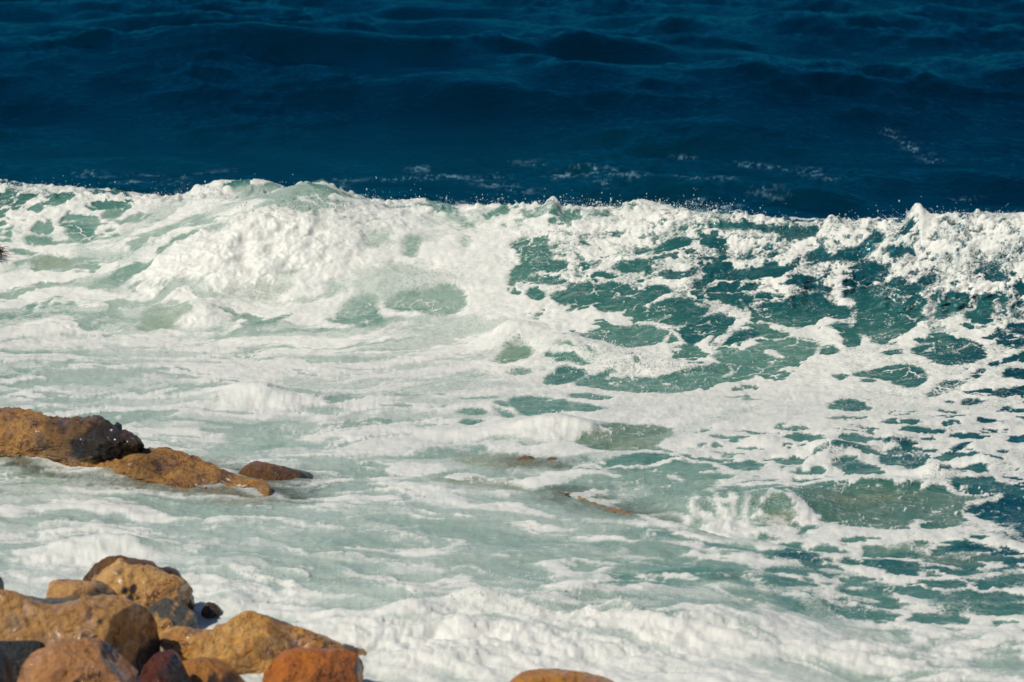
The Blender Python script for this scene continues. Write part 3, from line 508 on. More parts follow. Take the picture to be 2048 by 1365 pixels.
STROKES = [
(0.95,[(-0.15,17.71),(0.07,17.52),(0.39,17.28),(0.65,17.04),(0.85,16.79),(1.11,16.50),(1.42,16.40),(1.74,16.45),(2.05,16.58),(2.05,16.65),(1.74,16.51),(1.43,16.51),(1.13,16.62),(0.88,16.96),(0.67,17.29),(0.41,17.39),(0.10,17.73),(-0.11,17.85)]),
(1.00,[(3.02,18.78),(3.34,18.65),(3.56,18.58),(3.68,18.65),(3.92,18.78),(3.91,18.84),(3.65,18.75),(3.55,18.70),(3.35,18.77),(3.04,18.93)]),
(1.00,[(4.07,18.37),(4.28,18.25),(4.50,18.26),(4.72,18.30),(4.70,18.43),(4.49,18.37),(4.28,18.36),(4.09,18.48)]),
(1.00,[(4.65,17.94),(4.80,17.90),(4.98,17.82),(5.23,17.73),(5.32,17.66),(5.35,17.74),(5.25,17.85),(4.99,17.95),(4.81,17.99),(4.65,17.99)]),
(1.00,[(2.51,10.94),(2.77,11.08),(3.04,11.06),(3.49,11.06),(3.76,11.07),(3.98,11.41),(4.26,11.47),(4.47,11.65),(4.80,12.07),(4.82,12.41),(4.48,11.90),(4.27,11.63),(3.99,11.53),(3.80,11.47),(3.54,11.63),(3.09,11.68),(2.81,11.65),(2.53,11.29)]),
(1.00,[(3.66,10.92),(3.82,11.04),(3.90,11.02),(3.92,10.83),(4.13,10.76),(4.14,10.82),(3.95,10.93),(3.96,11.26),(3.86,11.38),(3.65,10.99)]),
(1.00,[(4.40,10.81),(4.16,10.71),(3.99,10.57),(3.94,10.11),(4.05,9.80),(4.15,9.58),(4.39,9.09),(4.42,9.22),(4.19,9.74),(4.09,10.00),(3.99,10.24),(4.00,10.45),(4.15,10.57),(4.38,10.67)]),
(1.00,[(2.66,11.78),(2.92,12.27),(3.16,12.47),(3.27,12.53),(3.27,12.60),(3.16,12.58),(2.91,12.51),(2.65,12.23)]),
(1.00,[(3.45,12.75),(3.62,12.87),(3.66,12.88),(3.67,12.91),(3.62,12.96),(3.46,12.95)]),
(1.00,[(2.76,13.44),(3.06,13.59),(3.30,13.59),(3.41,13.45),(3.43,13.58),(3.32,13.77),(3.07,13.77),(2.77,13.67)]),
(1.00,[(2.45,9.04),(2.80,9.24),(3.15,9.36),(3.51,9.16),(3.83,9.20),(4.01,9.43),(4.13,9.10),(4.35,8.78),(4.40,9.05),(4.20,9.43),(4.09,10.00),(3.86,9.69),(3.55,9.52),(3.18,9.68),(2.83,9.65),(2.47,9.51)]),
(0.90,[(1.83,11.10),(2.26,11.48),(2.66,11.95),(2.66,12.18),(2.26,11.72),(1.83,11.31)]),
(1.00,[(2.15,12.91),(2.43,12.87),(2.59,12.58),(2.63,12.75),(2.45,13.01),(2.17,13.16)]),
(1.00,[(-5.46,17.73),(-4.99,18.26),(-4.42,17.97),(-3.89,18.00),(-2.93,18.16),(-2.50,18.23),(-2.51,18.35),(-2.94,18.32),(-3.92,18.29),(-4.47,18.43),(-5.03,18.63),(-5.55,18.39)]),
(1.00,[(-4.91,18.72),(-4.71,18.48),(-4.44,18.05),(-4.45,18.37),(-4.69,18.71),(-4.87,18.89)]),
(1.00,[(-3.72,18.67),(-3.53,18.71),(-3.40,18.73),(-3.19,18.73),(-3.19,18.85),(-3.42,18.91),(-3.59,18.87),(-3.75,18.76)]),
(1.00,[(-2.94,14.74),(-2.60,14.77),(-2.31,14.81),(-2.01,14.77),(-2.01,15.02),(-2.31,15.12),(-2.62,15.11),(-2.98,15.15)]),
(0.90,[(-3.60,14.90),(-3.20,14.91),(-2.95,14.81),(-2.97,15.08),(-3.22,15.13),(-3.62,15.04)]),
(1.00,[(0.11,12.99),(0.38,13.26),(0.61,13.33),(0.76,13.63),(0.75,14.12),(0.59,13.52),(0.35,13.50),(0.09,13.26)]),
(1.00,[(-1.43,19.01),(-1.21,19.10),(-0.95,19.15),(-0.79,19.21),(-0.80,19.26),(-0.97,19.24),(-1.25,19.22),(-1.47,19.14)]),
(0.90,[(2.43,18.26),(2.50,17.97),(2.39,17.84),(2.17,17.36),(1.99,17.23),(2.01,17.07),(2.21,17.21),(2.44,17.70),(2.59,17.94),(2.48,18.32)]),
(0.90,[(1.99,18.21),(2.22,18.01),(2.48,17.86),(2.51,18.07),(2.24,18.18),(2.00,18.27)]),
(0.90,[(3.54,18.03),(3.60,17.93),(3.58,17.71),(3.51,17.66),(3.55,17.42),(3.66,17.61),(3.70,17.98),(3.60,18.15)]),
(0.90,[(1.77,17.25),(1.58,17.33),(1.67,17.46),(1.70,17.66),(1.73,17.76),(1.69,17.81),(1.66,17.70),(1.64,17.53),(1.54,17.23),(1.76,17.17)]),
(0.90,[(1.37,17.88),(1.47,17.90),(1.71,17.73),(1.87,17.80),(1.87,17.87),(1.71,17.84),(1.48,17.99),(1.37,17.95)]),
(0.90,[(1.70,17.66),(1.75,17.49),(1.82,17.31),(1.85,17.36),(1.79,17.56),(1.72,17.71)]),
(0.90,[(2.64,16.87),(2.71,16.80),(2.81,16.73),(2.83,16.81),(2.74,16.99),(2.65,16.95)]),
(0.90,[(2.16,16.23),(2.30,16.37),(2.25,16.58),(2.22,16.52),(2.25,16.46),(2.15,16.34)]),
(0.80,[(2.51,7.84),(2.84,7.82),(3.29,7.76),(3.78,7.81),(4.26,8.02),(4.29,8.28),(3.80,8.00),(3.30,7.89),(2.86,7.95),(2.53,8.01)]),
(0.70,[(1.49,6.99),(2.05,6.93),(2.46,7.18),(2.93,6.98),(2.94,7.11),(2.48,7.37),(2.06,7.12),(1.50,7.13)]),
(0.80,[(-2.96,12.40),(-2.76,12.26),(-2.63,12.05),(-2.51,11.02),(-2.56,10.86),(-2.52,10.74),(-2.44,11.03),(-2.60,12.30),(-2.77,12.51),(-2.97,12.57)]),
(1.00,[(0.38,20.51),(0.40,20.41),(0.43,20.33),(0.55,21.09),(0.49,21.11),(0.46,20.52)]),
(1.00,[(4.33,19.05),(4.34,19.02),(4.36,18.95),(4.50,19.08),(4.48,19.65),(4.46,19.65)]),
(1.00,[(2.63,19.72),(2.72,19.60),(2.78,19.65),(2.77,19.76),(2.73,19.71),(2.64,19.84)]),
(1.00,[(-3.64,21.62),(-3.52,21.62),(-3.38,21.70),(-3.15,21.70),(-3.16,21.90),(-3.41,22.06),(-3.62,22.22),(-3.75,22.13)]),
(1.00,[(-4.85,12.54),(-4.42,11.75),(-4.07,11.42),(-3.71,11.07),(-3.43,11.06),(-3.13,11.18),(-2.81,11.10),(-2.59,10.98),(-2.46,10.59),(-2.22,10.28),(-1.99,10.14),(-1.99,10.29),(-2.22,10.58),(-2.43,10.86),(-2.63,12.05),(-2.89,12.17),(-3.14,11.34),(-3.45,11.26),(-3.72,11.32),(-4.08,11.75),(-4.51,12.58),(-4.87,12.84)]),
(0.70,[(-2.92,12.21),(-2.75,12.13),(-2.55,11.18),(-2.46,10.76),(-2.43,10.81),(-2.58,12.04),(-2.76,12.30),(-2.93,12.34)]),
(1.00,[(-3.41,12.72),(-3.21,12.57),(-2.96,12.42),(-2.96,12.55),(-3.21,12.74),(-3.42,12.89)]),
(0.95,[(1.63,11.07),(1.56,10.15),(1.52,9.78),(1.61,9.76),(1.62,10.11),(1.67,11.05)]),
(0.95,[(1.77,10.85),(1.78,9.93),(1.79,9.61),(1.88,9.70),(1.84,9.98),(1.81,10.95)]),
(0.95,[(1.95,11.00),(1.90,10.03),(1.88,9.59),(1.96,9.60),(1.97,10.04),(1.98,11.03)]),
(0.95,[(2.11,10.97),(1.99,9.94),(2.00,9.49),(2.09,9.56),(2.06,9.93),(2.12,10.45)]),
(0.95,[(2.39,10.32),(2.49,10.05),(2.63,9.65),(2.70,9.85),(2.55,10.18),(2.42,10.44)]),
(0.95,[(2.28,10.38),(2.14,10.14),(2.19,10.03),(2.30,10.28)]),
(0.60,[(-2.25,21.21),(-2.37,30.52),(-2.07,30.76),(-2.08,30.85),(-2.39,30.78),(-2.73,30.62)]),
(0.60,[(-1.79,30.62),(-1.55,30.49),(-1.20,30.40),(-0.86,30.56),(-0.44,30.35),(-0.44,30.51),(-0.86,30.82),(-1.21,30.74),(-1.55,30.74),(-1.80,30.79)]),
(0.60,[(-1.40,31.01),(-1.29,31.20),(-1.13,31.04),(-1.13,31.19),(-1.30,31.70),(-1.42,31.24)]),
(0.60,[(-0.54,30.02),(-0.17,29.68),(0.17,29.35),(0.41,29.26),(0.41,29.43),(0.18,29.84),(-0.16,30.18),(-0.54,30.27)]),
(0.60,[(-0.44,30.39),(-0.27,30.51),(-0.10,30.39),(-0.09,30.63),(-0.27,31.00),(-0.45,30.64)]),
(0.60,[(0.53,30.29),(0.87,30.53),(1.20,30.36),(1.44,30.04),(1.84,29.87),(1.86,30.11),(1.46,30.43),(1.24,31.06),(0.87,31.08),(0.52,30.53)]),
(0.60,[(1.06,30.10),(1.21,29.57),(1.28,29.36),(1.30,29.50),(1.25,29.85),(1.09,30.38)]),
(0.60,[(2.25,29.79),(2.55,29.62),(3.04,29.89),(3.05,30.05),(2.57,29.94),(2.26,30.03)]),
(0.60,[(3.86,30.92),(4.12,30.83),(4.33,29.94),(4.36,30.07),(4.17,31.20),(3.87,31.07)]),
(0.60,[(3.20,29.09),(3.48,28.89),(3.57,28.70),(3.59,28.84),(3.52,29.28),(3.21,29.25)]),
(0.60,[(-6.07,30.82),(-5.87,30.90),(-5.56,30.72),(-5.59,30.99),(-5.93,31.45),(-6.10,31.09)]),
(0.60,[(-5.34,30.98),(-5.05,31.02),(-4.83,30.84),(-4.84,31.02),(-5.08,31.38),(-5.36,31.25)]),
(0.60,[(-4.36,31.10),(-4.01,31.20),(-3.80,31.11),(-3.81,31.29),(-4.04,31.55),(-4.37,31.28)]),
(0.60,[(-4.76,30.17),(-4.50,30.30),(-3.59,22.08),(-3.59,22.15),(-4.53,30.65),(-4.79,30.43)]),
(0.60,[(0.07,32.01),(0.25,31.70),(0.42,31.38),(0.43,31.52),(0.26,31.99),(0.08,32.15)]),
(0.60,[(2.39,32.20),(2.51,32.15),(2.52,32.29),(2.40,32.40)]),
(0.60,[(2.39,28.51),(2.20,19.90),(2.95,28.21),(2.95,28.37),(2.63,28.33),(2.42,28.73)]),
(0.60,[(3.19,19.80),(3.38,19.42),(3.39,19.50),(3.77,27.64)]),
(0.60,[(5.96,29.00),(6.21,29.19),(6.24,29.43),(5.97,29.17)]),
(0.60,[(-5.36,29.91),(-4.95,29.95),(-4.66,29.68),(-4.67,29.85),(-4.98,30.30),(-5.38,30.18)]),
(0.60,[(5.49,34.39),(5.64,33.64),(5.87,32.43),(6.03,31.91),(6.05,31.98),(5.90,32.56),(5.67,33.76),(5.52,34.50)]),
(0.60,[(3.21,31.72),(3.55,31.54),(3.88,31.19),(3.89,31.33),(3.57,31.68),(3.22,31.86)])]
TURB = [(2.06, 9.84, 0.259, 0.461, 0.05), (-2.94, 20.09, 1.404, 0.897, 0.085), (-1.72, 20.53, 0.846, 0.538, 0.06), (0.98, 19.87, 1.043, 0.704, 0.07), (1.54, 20.16, 0.504, 0.281, 0.06), (4.88, 18.51, 0.975, 0.702, 0.06), (2.62, 19.35, 0.75, 0.42, 0.05), (-3.44, 21.71, 0.366, 0.735, 0.05), (-1.0, 21.58, 0.521, 0.37, 0.035), (-0.09, 5.37, 1.887, 1.028, 0.08), (-2.0, 6.93, 0.684, 0.906, 0.06), (-3.59, 8.04, 0.92, 0.999, 0.05), (2.33, 9.86, 0.535, 0.484, 0.06), (-3.41, 18.78, 0.381, 0.24, 0.05), (-2.51, 14.9, 0.69, 0.393, 0.05), (0.41, 13.36, 0.529, 0.353, 0.05), (-5.51, 22.01, 0.949, 0.89, 0.04), (-5.0, 18.77, 0.493, 0.598, 0.04), (2.85, 12.16, 0.463, 0.846, 0.03), (3.88, 11.38, 0.654, 0.649, 0.03), (3.11, 5.33, 1.155, 0.835, 0.04), (1.49, 18.45, 1.602, 0.872, 0.02), (-1.78, 19.09, 1.375, 0.669, 0.02), (-0.41, 19.5, 0.663, 0.649, 0.015), (1.8, 9.76, 0.388, 0.826, 0.06), (-3.32, 9.42, 1.293, 1.165, 0.025), (4.46, 12.06, 0.504, 0.461, 0.03)]
BUMPS = [(-3.13, 11.2, 0.591, 0.28, 0.02), (-4.25, 11.88, 0.373, 0.298, 0.04), (-0.79, 6.04, 0.27, 0.236, 0.09), (-0.25, 6.35, 0.234, 0.211, 0.11), (0.24, 6.24, 0.272, 0.224, 0.11), (0.78, 6.06, 0.232, 0.207, 0.08), (1.36, 5.75, 0.347, 0.203, 0.07), (-1.33, 6.0, 0.232, 0.206, 0.07), (-2.22, 6.61, 0.158, 0.274, 0.09), (-2.69, 11.1, 0.227, 0.239, 0.06), (-3.59, 11.33, 0.364, 0.202, 0.05), (-3.15, 11.41, 0.274, 0.162, 0.04), (-0.09, 5.64, 1.447, 0.374, 0.06), (-1.22, 5.42, 0.454, 0.424, 0.06), (-3.07, 22.21, 0.475, 0.33, 0.2), (-3.52, 22.32, 0.215, 0.362, 0.12), (-2.26, 21.34, 0.402, 0.333, 0.12), (0.45, 20.58, 0.084, 0.206, 0.15), (4.4, 19.14, 0.082, 0.165, 0.13), (4.3, 19.19, 0.02, 0.113, 0.06), (4.68, 18.95, 0.026, 0.04, 0.05), (1.56, 20.57, 0.373, 0.329, 0.1), (2.26, 19.91, 0.335, 0.182, 0.07), (2.74, 19.76, 0.056, 0.151, 0.06), (1.93, 20.16, 0.057, 0.225, 0.05), (-2.65, 21.05, 0.861, 0.573, 0.1), (-2.96, 20.45, 1.31, 0.857, 0.22), (-2.13, 20.97, 0.629, 0.356, 0.1), (-3.7, 18.99, 0.502, 0.209, 0.06), (0.03, 17.89, 0.32, 0.193, 0.14), (0.46, 17.49, 0.317, 0.175, 0.12), (0.87, 17.1, 0.314, 0.181, 0.12), (1.23, 16.72, 0.362, 0.184, 0.12), (1.69, 16.6, 0.412, 0.152, 0.08), (0.41, 13.67, 0.434, 0.316, 0.14), (-2.53, 15.2, 0.552, 0.294, 0.12), (-3.43, 19.0, 0.335, 0.204, 0.12), (-4.85, 18.91, 0.447, 0.245, 0.08), (2.36, 10.35, 0.352, 0.49, 0.14), (1.74, 10.31, 0.483, 0.413, 0.12), (2.73, 10.57, 0.31, 0.382, 0.08), (3.04, 12.69, 0.282, 0.215, 0.1), (3.64, 13.09, 0.238, 0.176, 0.08), (3.86, 11.59, 0.274, 0.162, 0.1), (4.43, 12.15, 0.232, 0.25, 0.08), (2.36, 13.1, 0.237, 0.175, 0.07), (3.31, 11.1, 0.72, 0.236, 0.12), (-1.12, 19.32, 0.608, 0.152, 0.1), (-0.09, 6.52, 1.568, 0.457, 0.05), (-0.88, 6.72, 0.237, 0.216, 0.08), (0.5, 6.66, 0.236, 0.184, 0.07), (1.83, 6.01, 0.596, 0.293, 0.07), (2.36, 5.37, 0.777, 0.279, 0.07), (-1.29, 6.9, 0.398, 0.218, 0.05), (-2.44, 7.97, 0.496, 0.332, 0.05), (-3.31, 8.46, 0.502, 0.239, 0.12), (3.47, 17.46, 0.313, 0.093, 0.03), (-1.06, 21.65, 0.291, 0.048, 0.05), (-1.53, 21.81, 0.094, 0.03, 0.05), (-3.7, 22.36, 0.048, 0.25, 0.06)]

# ------------------------------------------------------------------ helpers
def tag(o, label=None, cat=None, group=None, kind=None):
    if label: o['label'] = label
    if cat: o['category'] = cat
    if group: o['group'] = group
    if kind: o['kind'] = kind
    return o

def mesh_obj(name, verts, faces, mat, parent=None, attrs=None, smooth=True):
    """verts (n,3), faces (m,4) or (m,3) numpy"""
    me = bpy.data.meshes.new(name)
    n, m, q = len(verts), len(faces), faces.shape[1]
    me.vertices.add(n); me.vertices.foreach_set('co', np.ascontiguousarray(verts, np.float32).ravel())
    me.loops.add(m * q); me.loops.foreach_set('vertex_index', np.ascontiguousarray(faces, np.int32).ravel())
    me.polygons.add(m); me.polygons.foreach_set('loop_start', np.arange(0, m * q, q, dtype=np.int32))
    me.polygons.foreach_set('use_smooth', np.full(m, smooth))
    for k, v in (attrs or {}).items():
        a = me.attributes.new(k, 'FLOAT', 'POINT'); a.data.foreach_set('value', np.ascontiguousarray(v, np.float32).ravel())
    me.update(calc_edges=True); me.validate()
    me.materials.append(mat)
    o = bpy.data.objects.new(name, me); C.objects.link(o)
    if parent is not None: o.parent = parent
    return o

class NT:
    """small node-tree helper"""
    def __init__(s, name):
        s.m = bpy.data.materials.new(name); s.m.use_nodes = True
        s.t = s.m.node_tree; s.t.nodes.clear()
        s.out = s.n('ShaderNodeOutputMaterial')
    def n(s, typ, **kw):
        x = s.t.nodes.new(typ)
        for k, v in kw.items(): setattr(x, k, v)
        return x
    def set(s, sock, v):
        if hasattr(v, 'is_output') or isinstance(v, bpy.types.NodeSocket): s.t.links.new(v, sock)
        else: sock.default_value = v
    def math(s, op, a, b=0.0, c=0.0, clamp=False):
        x = s.n('ShaderNodeMath', operation=op, use_clamp=clamp)
        for i, v in enumerate((a, b, c)): s.set(x.inputs[i], v)
        return x.outputs[0]
    def attr(s, name):
        return s.n('ShaderNodeAttribute', attribute_name=name).outputs['Fac']
    def noise(s, vec, scale, detail=4, rough=0.55, dist=0.0):
        x = s.n('ShaderNodeTexNoise'); s.set(x.inputs['Vector'], vec)
        x.inputs['Scale'].default_value = scale; x.inputs['Detail'].default_value = detail
        x.inputs['Roughness'].default_value = rough; x.inputs['Distortion'].default_value = dist
        return x.outputs['Fac']
    def vor(s, vec, scale, feature='F1', rnd=1.0):
        x = s.n('ShaderNodeTexVoronoi', feature=feature); s.set(x.inputs['Vector'], vec); x.inputs['Scale'].default_value = scale
        x.inputs['Randomness'].default_value = rnd
        return x.outputs['Distance']
    def mapr(s, v, a, b, c=0.0, d=1.0, smooth=True):
        x = s.n('ShaderNodeMapRange', interpolation_type='SMOOTHSTEP' if smooth else 'LINEAR')
        for i, q in enumerate((v, a, b, c, d)): s.set(x.inputs[i], q)
        return x.outputs[0]
    def mix(s, f, a, b, blend='MIX'):
        x = s.n('ShaderNodeMix', data_type='RGBA', blend_type=blend)
        s.set(x.inputs[0], f); s.set(x.inputs[6], a); s.set(x.inputs[7], b)
        return x.outputs[2]
    def ramp(s, f, stops):
        x = s.n('ShaderNodeValToRGB'); s.set(x.inputs[0], f)
        e = x.color_ramp.elements
        while len(e) > 1: e.remove(e[-1])
        e[0].position, e[0].color = stops[0][0], (*stops[0][1], 1)
        for p, c in stops[1:]:
            k = e.new(p); k.color = (*c, 1)
        return x.outputs[0]
    def scale(s, vec, v):
        x = s.n('ShaderNodeVectorMath', operation='MULTIPLY'); s.set(x.inputs[0], vec); x.inputs[1].default_value = v
        return x.outputs[0]
    def bump(s, h, dist, strength=1.0, normal=None):
        x = s.n('ShaderNodeBump'); s.set(x.inputs['Height'], h); x.inputs['Distance'].default_value = dist; x.inputs['Strength'].default_value = strength
        if normal is not None: s.set(x.inputs['Normal'], normal)
        return x.outputs[0]
    def bsdf(s, **kw):
        x = s.n('ShaderNodeBsdfPrincipled')
        for k, v in kw.items(): s.set(x.inputs[k.replace('_', ' ')], v)
        return x.outputs[0]
    def pos(s):
        return s.n('ShaderNodeNewGeometry').outputs['Position']
    def obj(s):
        return s.n('ShaderNodeTexCoord').outputs['Object']

def lin(r, g, b):
    return tuple(((c / 255 + 0.055) / 1.055) ** 2.4 if c > 10 else c / 255 / 12.92 for c in (r, g, b))
def c4(r, g, b, k=1.0):
    return tuple(v * k for v in lin(r, g, b)) + (1,)

# ------------------------------------------------------------------ water material
def water_material():
    t = NT('sea_water')
    P = t.pos()
    foam, milk, sand = t.attr('foam'), t.attr('milk'), t.attr('sand')
    col = t.ramp(milk, [(0.0, lin(0, 18, 33)), (0.12, lin(0, 31, 49)), (0.25, lin(2, 62, 76)), (0.38, lin(32, 92, 92)), (0.50, lin(62, 114, 104)), (0.62, lin(98, 142, 128)), (0.72, lin(146, 171, 156)), (0.86, lin(176, 192, 180)), (1.0, lin(194, 205, 196))])
    mott = t.noise(t.scale(P, (0.6, 1.3, 2.0)), 3.0, 4)
    col = t.mix(t.math('MULTIPLY', sand, t.mapr(mott, 0.3, 0.7, 0.5, 1.0)), col, c4(142, 140, 100))
    # fine ripples; the scale is real: decimetre chop down to centimetre ripples
    r1 = t.noise(t.scale(P, (1.0, 0.8, 1.0)), 7.0, 3, 0.6, 0.4)
    r2 = t.noise(t.scale(P, (1.0, 0.7, 1.0)), 26.0, 3, 0.6, 0.6)
    h = t.math('ADD', t.math('MULTIPLY', r1, 0.036), t.math('MULTIPLY', r2, 0.012))
    wn_ = t.bump(h, 1.0, 0.75)
    # milky patches carry thin films of bubbles
    sk = t.n('ShaderNodeVectorMath', operation='ADD'); t.set(sk.inputs[0], t.scale(P, (0.40, 1.25, 1.0)))
    kn = t.n('ShaderNodeTexNoise'); t.set(kn.inputs['Vector'], P); kn.inputs['Scale'].default_value = 1.4; kn.inputs['Detail'].default_value = 4
    t.set(sk.inputs[1], t.scale(kn.outputs['Color'], (0.5, 0.8, 0.5)))
    film = t.noise(sk.outputs[0], 12.0, 7, 0.68, 0.6)
    filmk = t.math('MULTIPLY', t.mapr(film, 0.46, 0.74), t.mapr(milk, 0.18, 0.62, 0.0, 0.42))
    col = t.mix(filmk, col, c4(196, 206, 196))
    tint = t.mix(t.mapr(milk, 0.20, 0.55), (0.02, 0.57, 0.80, 1), (0.8, 0.95, 0.95, 1))
    fr = t.n('ShaderNodeFresnel'); fr.inputs[0].default_value = 1.33; t.set(fr.inputs['Normal'], wn_)
    df = t.n('ShaderNodeBsdfDiffuse'); t.set(df.inputs['Color'], col); t.set(df.inputs['Normal'], t.bump(h, 1.0, 0.25))
    gl = t.n('ShaderNodeBsdfGlossy'); t.set(gl.inputs['Color'], tint); gl.inputs['Roughness'].default_value = 0.07; t.set(gl.inputs['Normal'], wn_)
    mw = t.n('ShaderNodeMixShader'); t.set(mw.inputs[0], t.math('MULTIPLY', t.math('MINIMUM', fr.outputs[0], 0.5), 0.78, clamp=True)); t.set(mw.inputs[1], df.outputs[0]); t.set(mw.inputs[2], gl.outputs[0])
    mt = t.n('ShaderNodeMixShader'); tr = t.n('ShaderNodeBsdfTransparent'); tr.inputs[0].default_value = (0.86, 0.92, 0.86, 1)
    t.set(mt.inputs[0], t.attr('clear')); t.set(mt.inputs[1], mw.outputs[0]); t.set(mt.inputs[2], tr.outputs[0])
    water = mt.outputs[0]
    # foam: where it thins it breaks into threads and bubbles
    PW = t.n('ShaderNodeVectorMath', operation='ADD'); t.set(PW.inputs[0], P)
    dn = t.n('ShaderNodeTexNoise'); t.set(dn.inputs['Vector'], P); dn.inputs['Scale'].default_value = 9.0; dn.inputs['Detail'].default_value = 3
    t.set(PW.inputs[1], t.scale(dn.outputs['Color'], (0.10, 0.10, 0.10)))
    PW = PW.outputs[0]
    e1 = t.noise(PW, 30.0, 5, 0.68)
    e2 = t.vor(PW, 22.0, 'DISTANCE_TO_EDGE'); e3 = t.vor(PW, 55.0, 'DISTANCE_TO_EDGE')
    net = t.math('ADD', t.math('MULTIPLY', t.mapr(e2, 0.0, 0.34), 0.55), t.math('MULTIPLY', t.mapr(e3, 0.0, 0.34), 0.45))
    e = t.math('ADD', t.math('MULTIPLY', net, 0.62), t.math('MULTIPLY', t.mapr(e1, 0.3, 0.72), 0.42))
    fresh = t.math('MULTIPLY', t.mapr(milk, 0.80, 0.45), t.mapr(milk, 0.21, 0.26))
    sharp = t.math('SUBTRACT', t.math('MULTIPLY', foam, 1.22), t.math('MULTIPLY', e, t.mapr(fresh, 0.0, 1.0, 0.40, 0.60)))
    f = t.mapr(sharp, t.mapr(fresh, 0.0, 1.0, -0.10, -0.10), t.mapr(fresh, 0.0, 1.0, 0.95, 0.55))
    lump = t.noise(P, 9.0, 6, 0.6)
    bub = t.vor(P, 110.0)
    fh = t.math('ADD', t.math('MULTIPLY', lump, t.mapr(fresh, 0.0, 1.0, 0.014, 0.030)), t.math('MULTIPLY', bub, t.mapr(fresh, 0.0, 1.0, 0.001, 0.006)))
    fn = t.bump(fh, 1.0, 0.38)
    grey = t.noise(t.scale(P, (0.6, 1.0, 1.0)), 3.5, 6, 0.62)
    fcol = t.mix(t.mapr(grey, 0.35, 0.75), c4(243, 242, 233), c4(226, 229, 220))
    speck = t.math('MULTIPLY', t.mapr(e1, 0.50, 0.72), t.mapr(fresh, 0.0, 1.0, 0.05, 0.26))
    fcol = t.mix(speck, fcol, c4(140, 160, 148))
    fcol = t.mix(t.mapr(milk, 0.21, 0.26), c4(140, 190, 208), fcol)      # old foam sunk under the open sea
    fo = t.bsdf(Base_Color=fcol, Roughness=0.35, IOR=1.33, Normal=fn, Specular_IOR_Level=0.45, Subsurface_Weight=0.4, Subsurface_Radius=(0.08, 0.085, 0.08), Subsurface_Scale=1.0)
    ms = t.n('ShaderNodeMixShader')
    t.set(ms.inputs[0], f); t.set(ms.inputs[1], water); t.set(ms.inputs[2], fo)
    t.set(t.out.inputs[0], ms.outputs[0])
    return t.m
M_WATER = water_material()

# ------------------------------------------------------------------ the water surface
NA, NB, NCR, ND, NE = 400, 330, 70, 230, 45
km = 0.146 + 0.55 * np.linspace(0, 1, 111)[1:] ** 2.4
k1 = np.concatenate([-km[::-1], np.linspace(-0.146, 0.146, 990), km]); NC = len(k1)
Yg = grid_rows(k1, NA, NB, NCR, ND, NE)
Zg = base_height(k1, Yg)
Kg = np.broadcast_to(k1, Yg.shape)
Xg = Kg * Yg
Ag = np.zeros_like(Yg); Ag[1:] = np.cumsum(np.sqrt(np.diff(Yg, axis=0) ** 2 + np.diff(Zg, axis=0) ** 2), 0)
X, Yw, Z, A = (v.astype(np.float32) for v in (Xg, Yg, Zg, Ag))
K = Kg.astype(np.float32)

def gridmap(rows, a0, a1):
    g = np.array([[int(r[i:i + 2]) for i in range(0, len(r), 2)] for r in rows], np.float32) / 99
    u = np.clip((K + 0.165) / 0.33, 0, 0.9999) * (g.shape[1] - 1)
    v = np.clip((A + 0.25 * noise2(X * 1.3, A * 1.3, 5) - a0) / (a1 - a0), 0, 0.9999) * (g.shape[0] - 1)
    iu, iv = u.astype(int), v.astype(int); fu, fv = u - iu, v - iv
    return (g[iv, iu] * (1 - fu) + g[iv, iu + 1] * fu) * (1 - fv) + (g[iv + 1, iu] * (1 - fu) + g[iv + 1, iu + 1] * fu) * fv
cov = gridmap(COVER, A0, A1); milk = gridmap(MILKY, A0, A1)  # milk also painted lower under the lip, shading the thicker water there
sand = np.zeros_like(cov)
surf = 1 - sstep(0.4, 1.2, Yw - np.interp(K, WK, W_CREST))
milk = np.maximum(milk, 0.29 * surf)                      # stirred water from the wave shorewards is never as dark as the open sea

# warped surface coordinates: nothing keeps a straight or smooth edge
wx = 0.038 * fbm2(X * 3.2, A * 3.2, 4, 11, 0.6) + 0.016 * noise2(X * 15, A * 15, 12) + 0.008 * noise2(X * 34, A * 34, 13)
wa = 0.038 * fbm2(X * 3.2, A * 3.2, 4, 21, 0.6) + 0.016 * noise2(X * 15, A * 15, 22) + 0.008 * noise2(X * 34, A * 34, 23)
Xw, Aw = X + wx, A + wa

def poly_sd(px, pa, pts):
    """signed distance to a polygon (inside positive) at points px, pa"""
    n = len(pts); d = np.full(px.shape, 1e9, np.float32); ins = np.zeros(px.shape, bool)
    for i in range(n):
        (x0, y0), (x1, y1) = pts[i], pts[(i + 1) % n]
        ex, ey = x1 - x0, y1 - y0
        t = np.clip(((px - x0) * ex + (pa - y0) * ey) / (ex * ex + ey * ey + 1e-9), 0, 1)
        d = np.minimum(d, (px - x0 - t * ex) ** 2 + (pa - y0 - t * ey) ** 2)
        c = ((y0 > pa) != (y1 > pa)) & (px < (x1 - x0) * (pa - y0) / (y1 - y0 + 1e-12) + x0)
        ins ^= c
    d = np.sqrt(d)
    return np.where(ins, d, -d)

def chaikin(p, n=2):
    p = np.array(p, float)
    for _ in range(n):
        q = np.roll(p, -1, 0)
        p = np.stack([p * 0.75 + q * 0.25, p * 0.25 + q * 0.75], 1).reshape(-1, 2)
    return p

# the wash is dragged up the face towards the right as the wave draws it in
toe = np.interp(K, WK, W_TOE)
flow = 0.55 * np.log1p(np.exp(np.clip((X + 1.5) * 1.4, -30, 30))) / 1.4 * np.exp(-((Yw - toe + 1.0) / 4.0) ** 2)
flow = flow - 0.38 * np.minimum(X, 3.0) * (1 - sstep(31.5, 37.5, Yw))
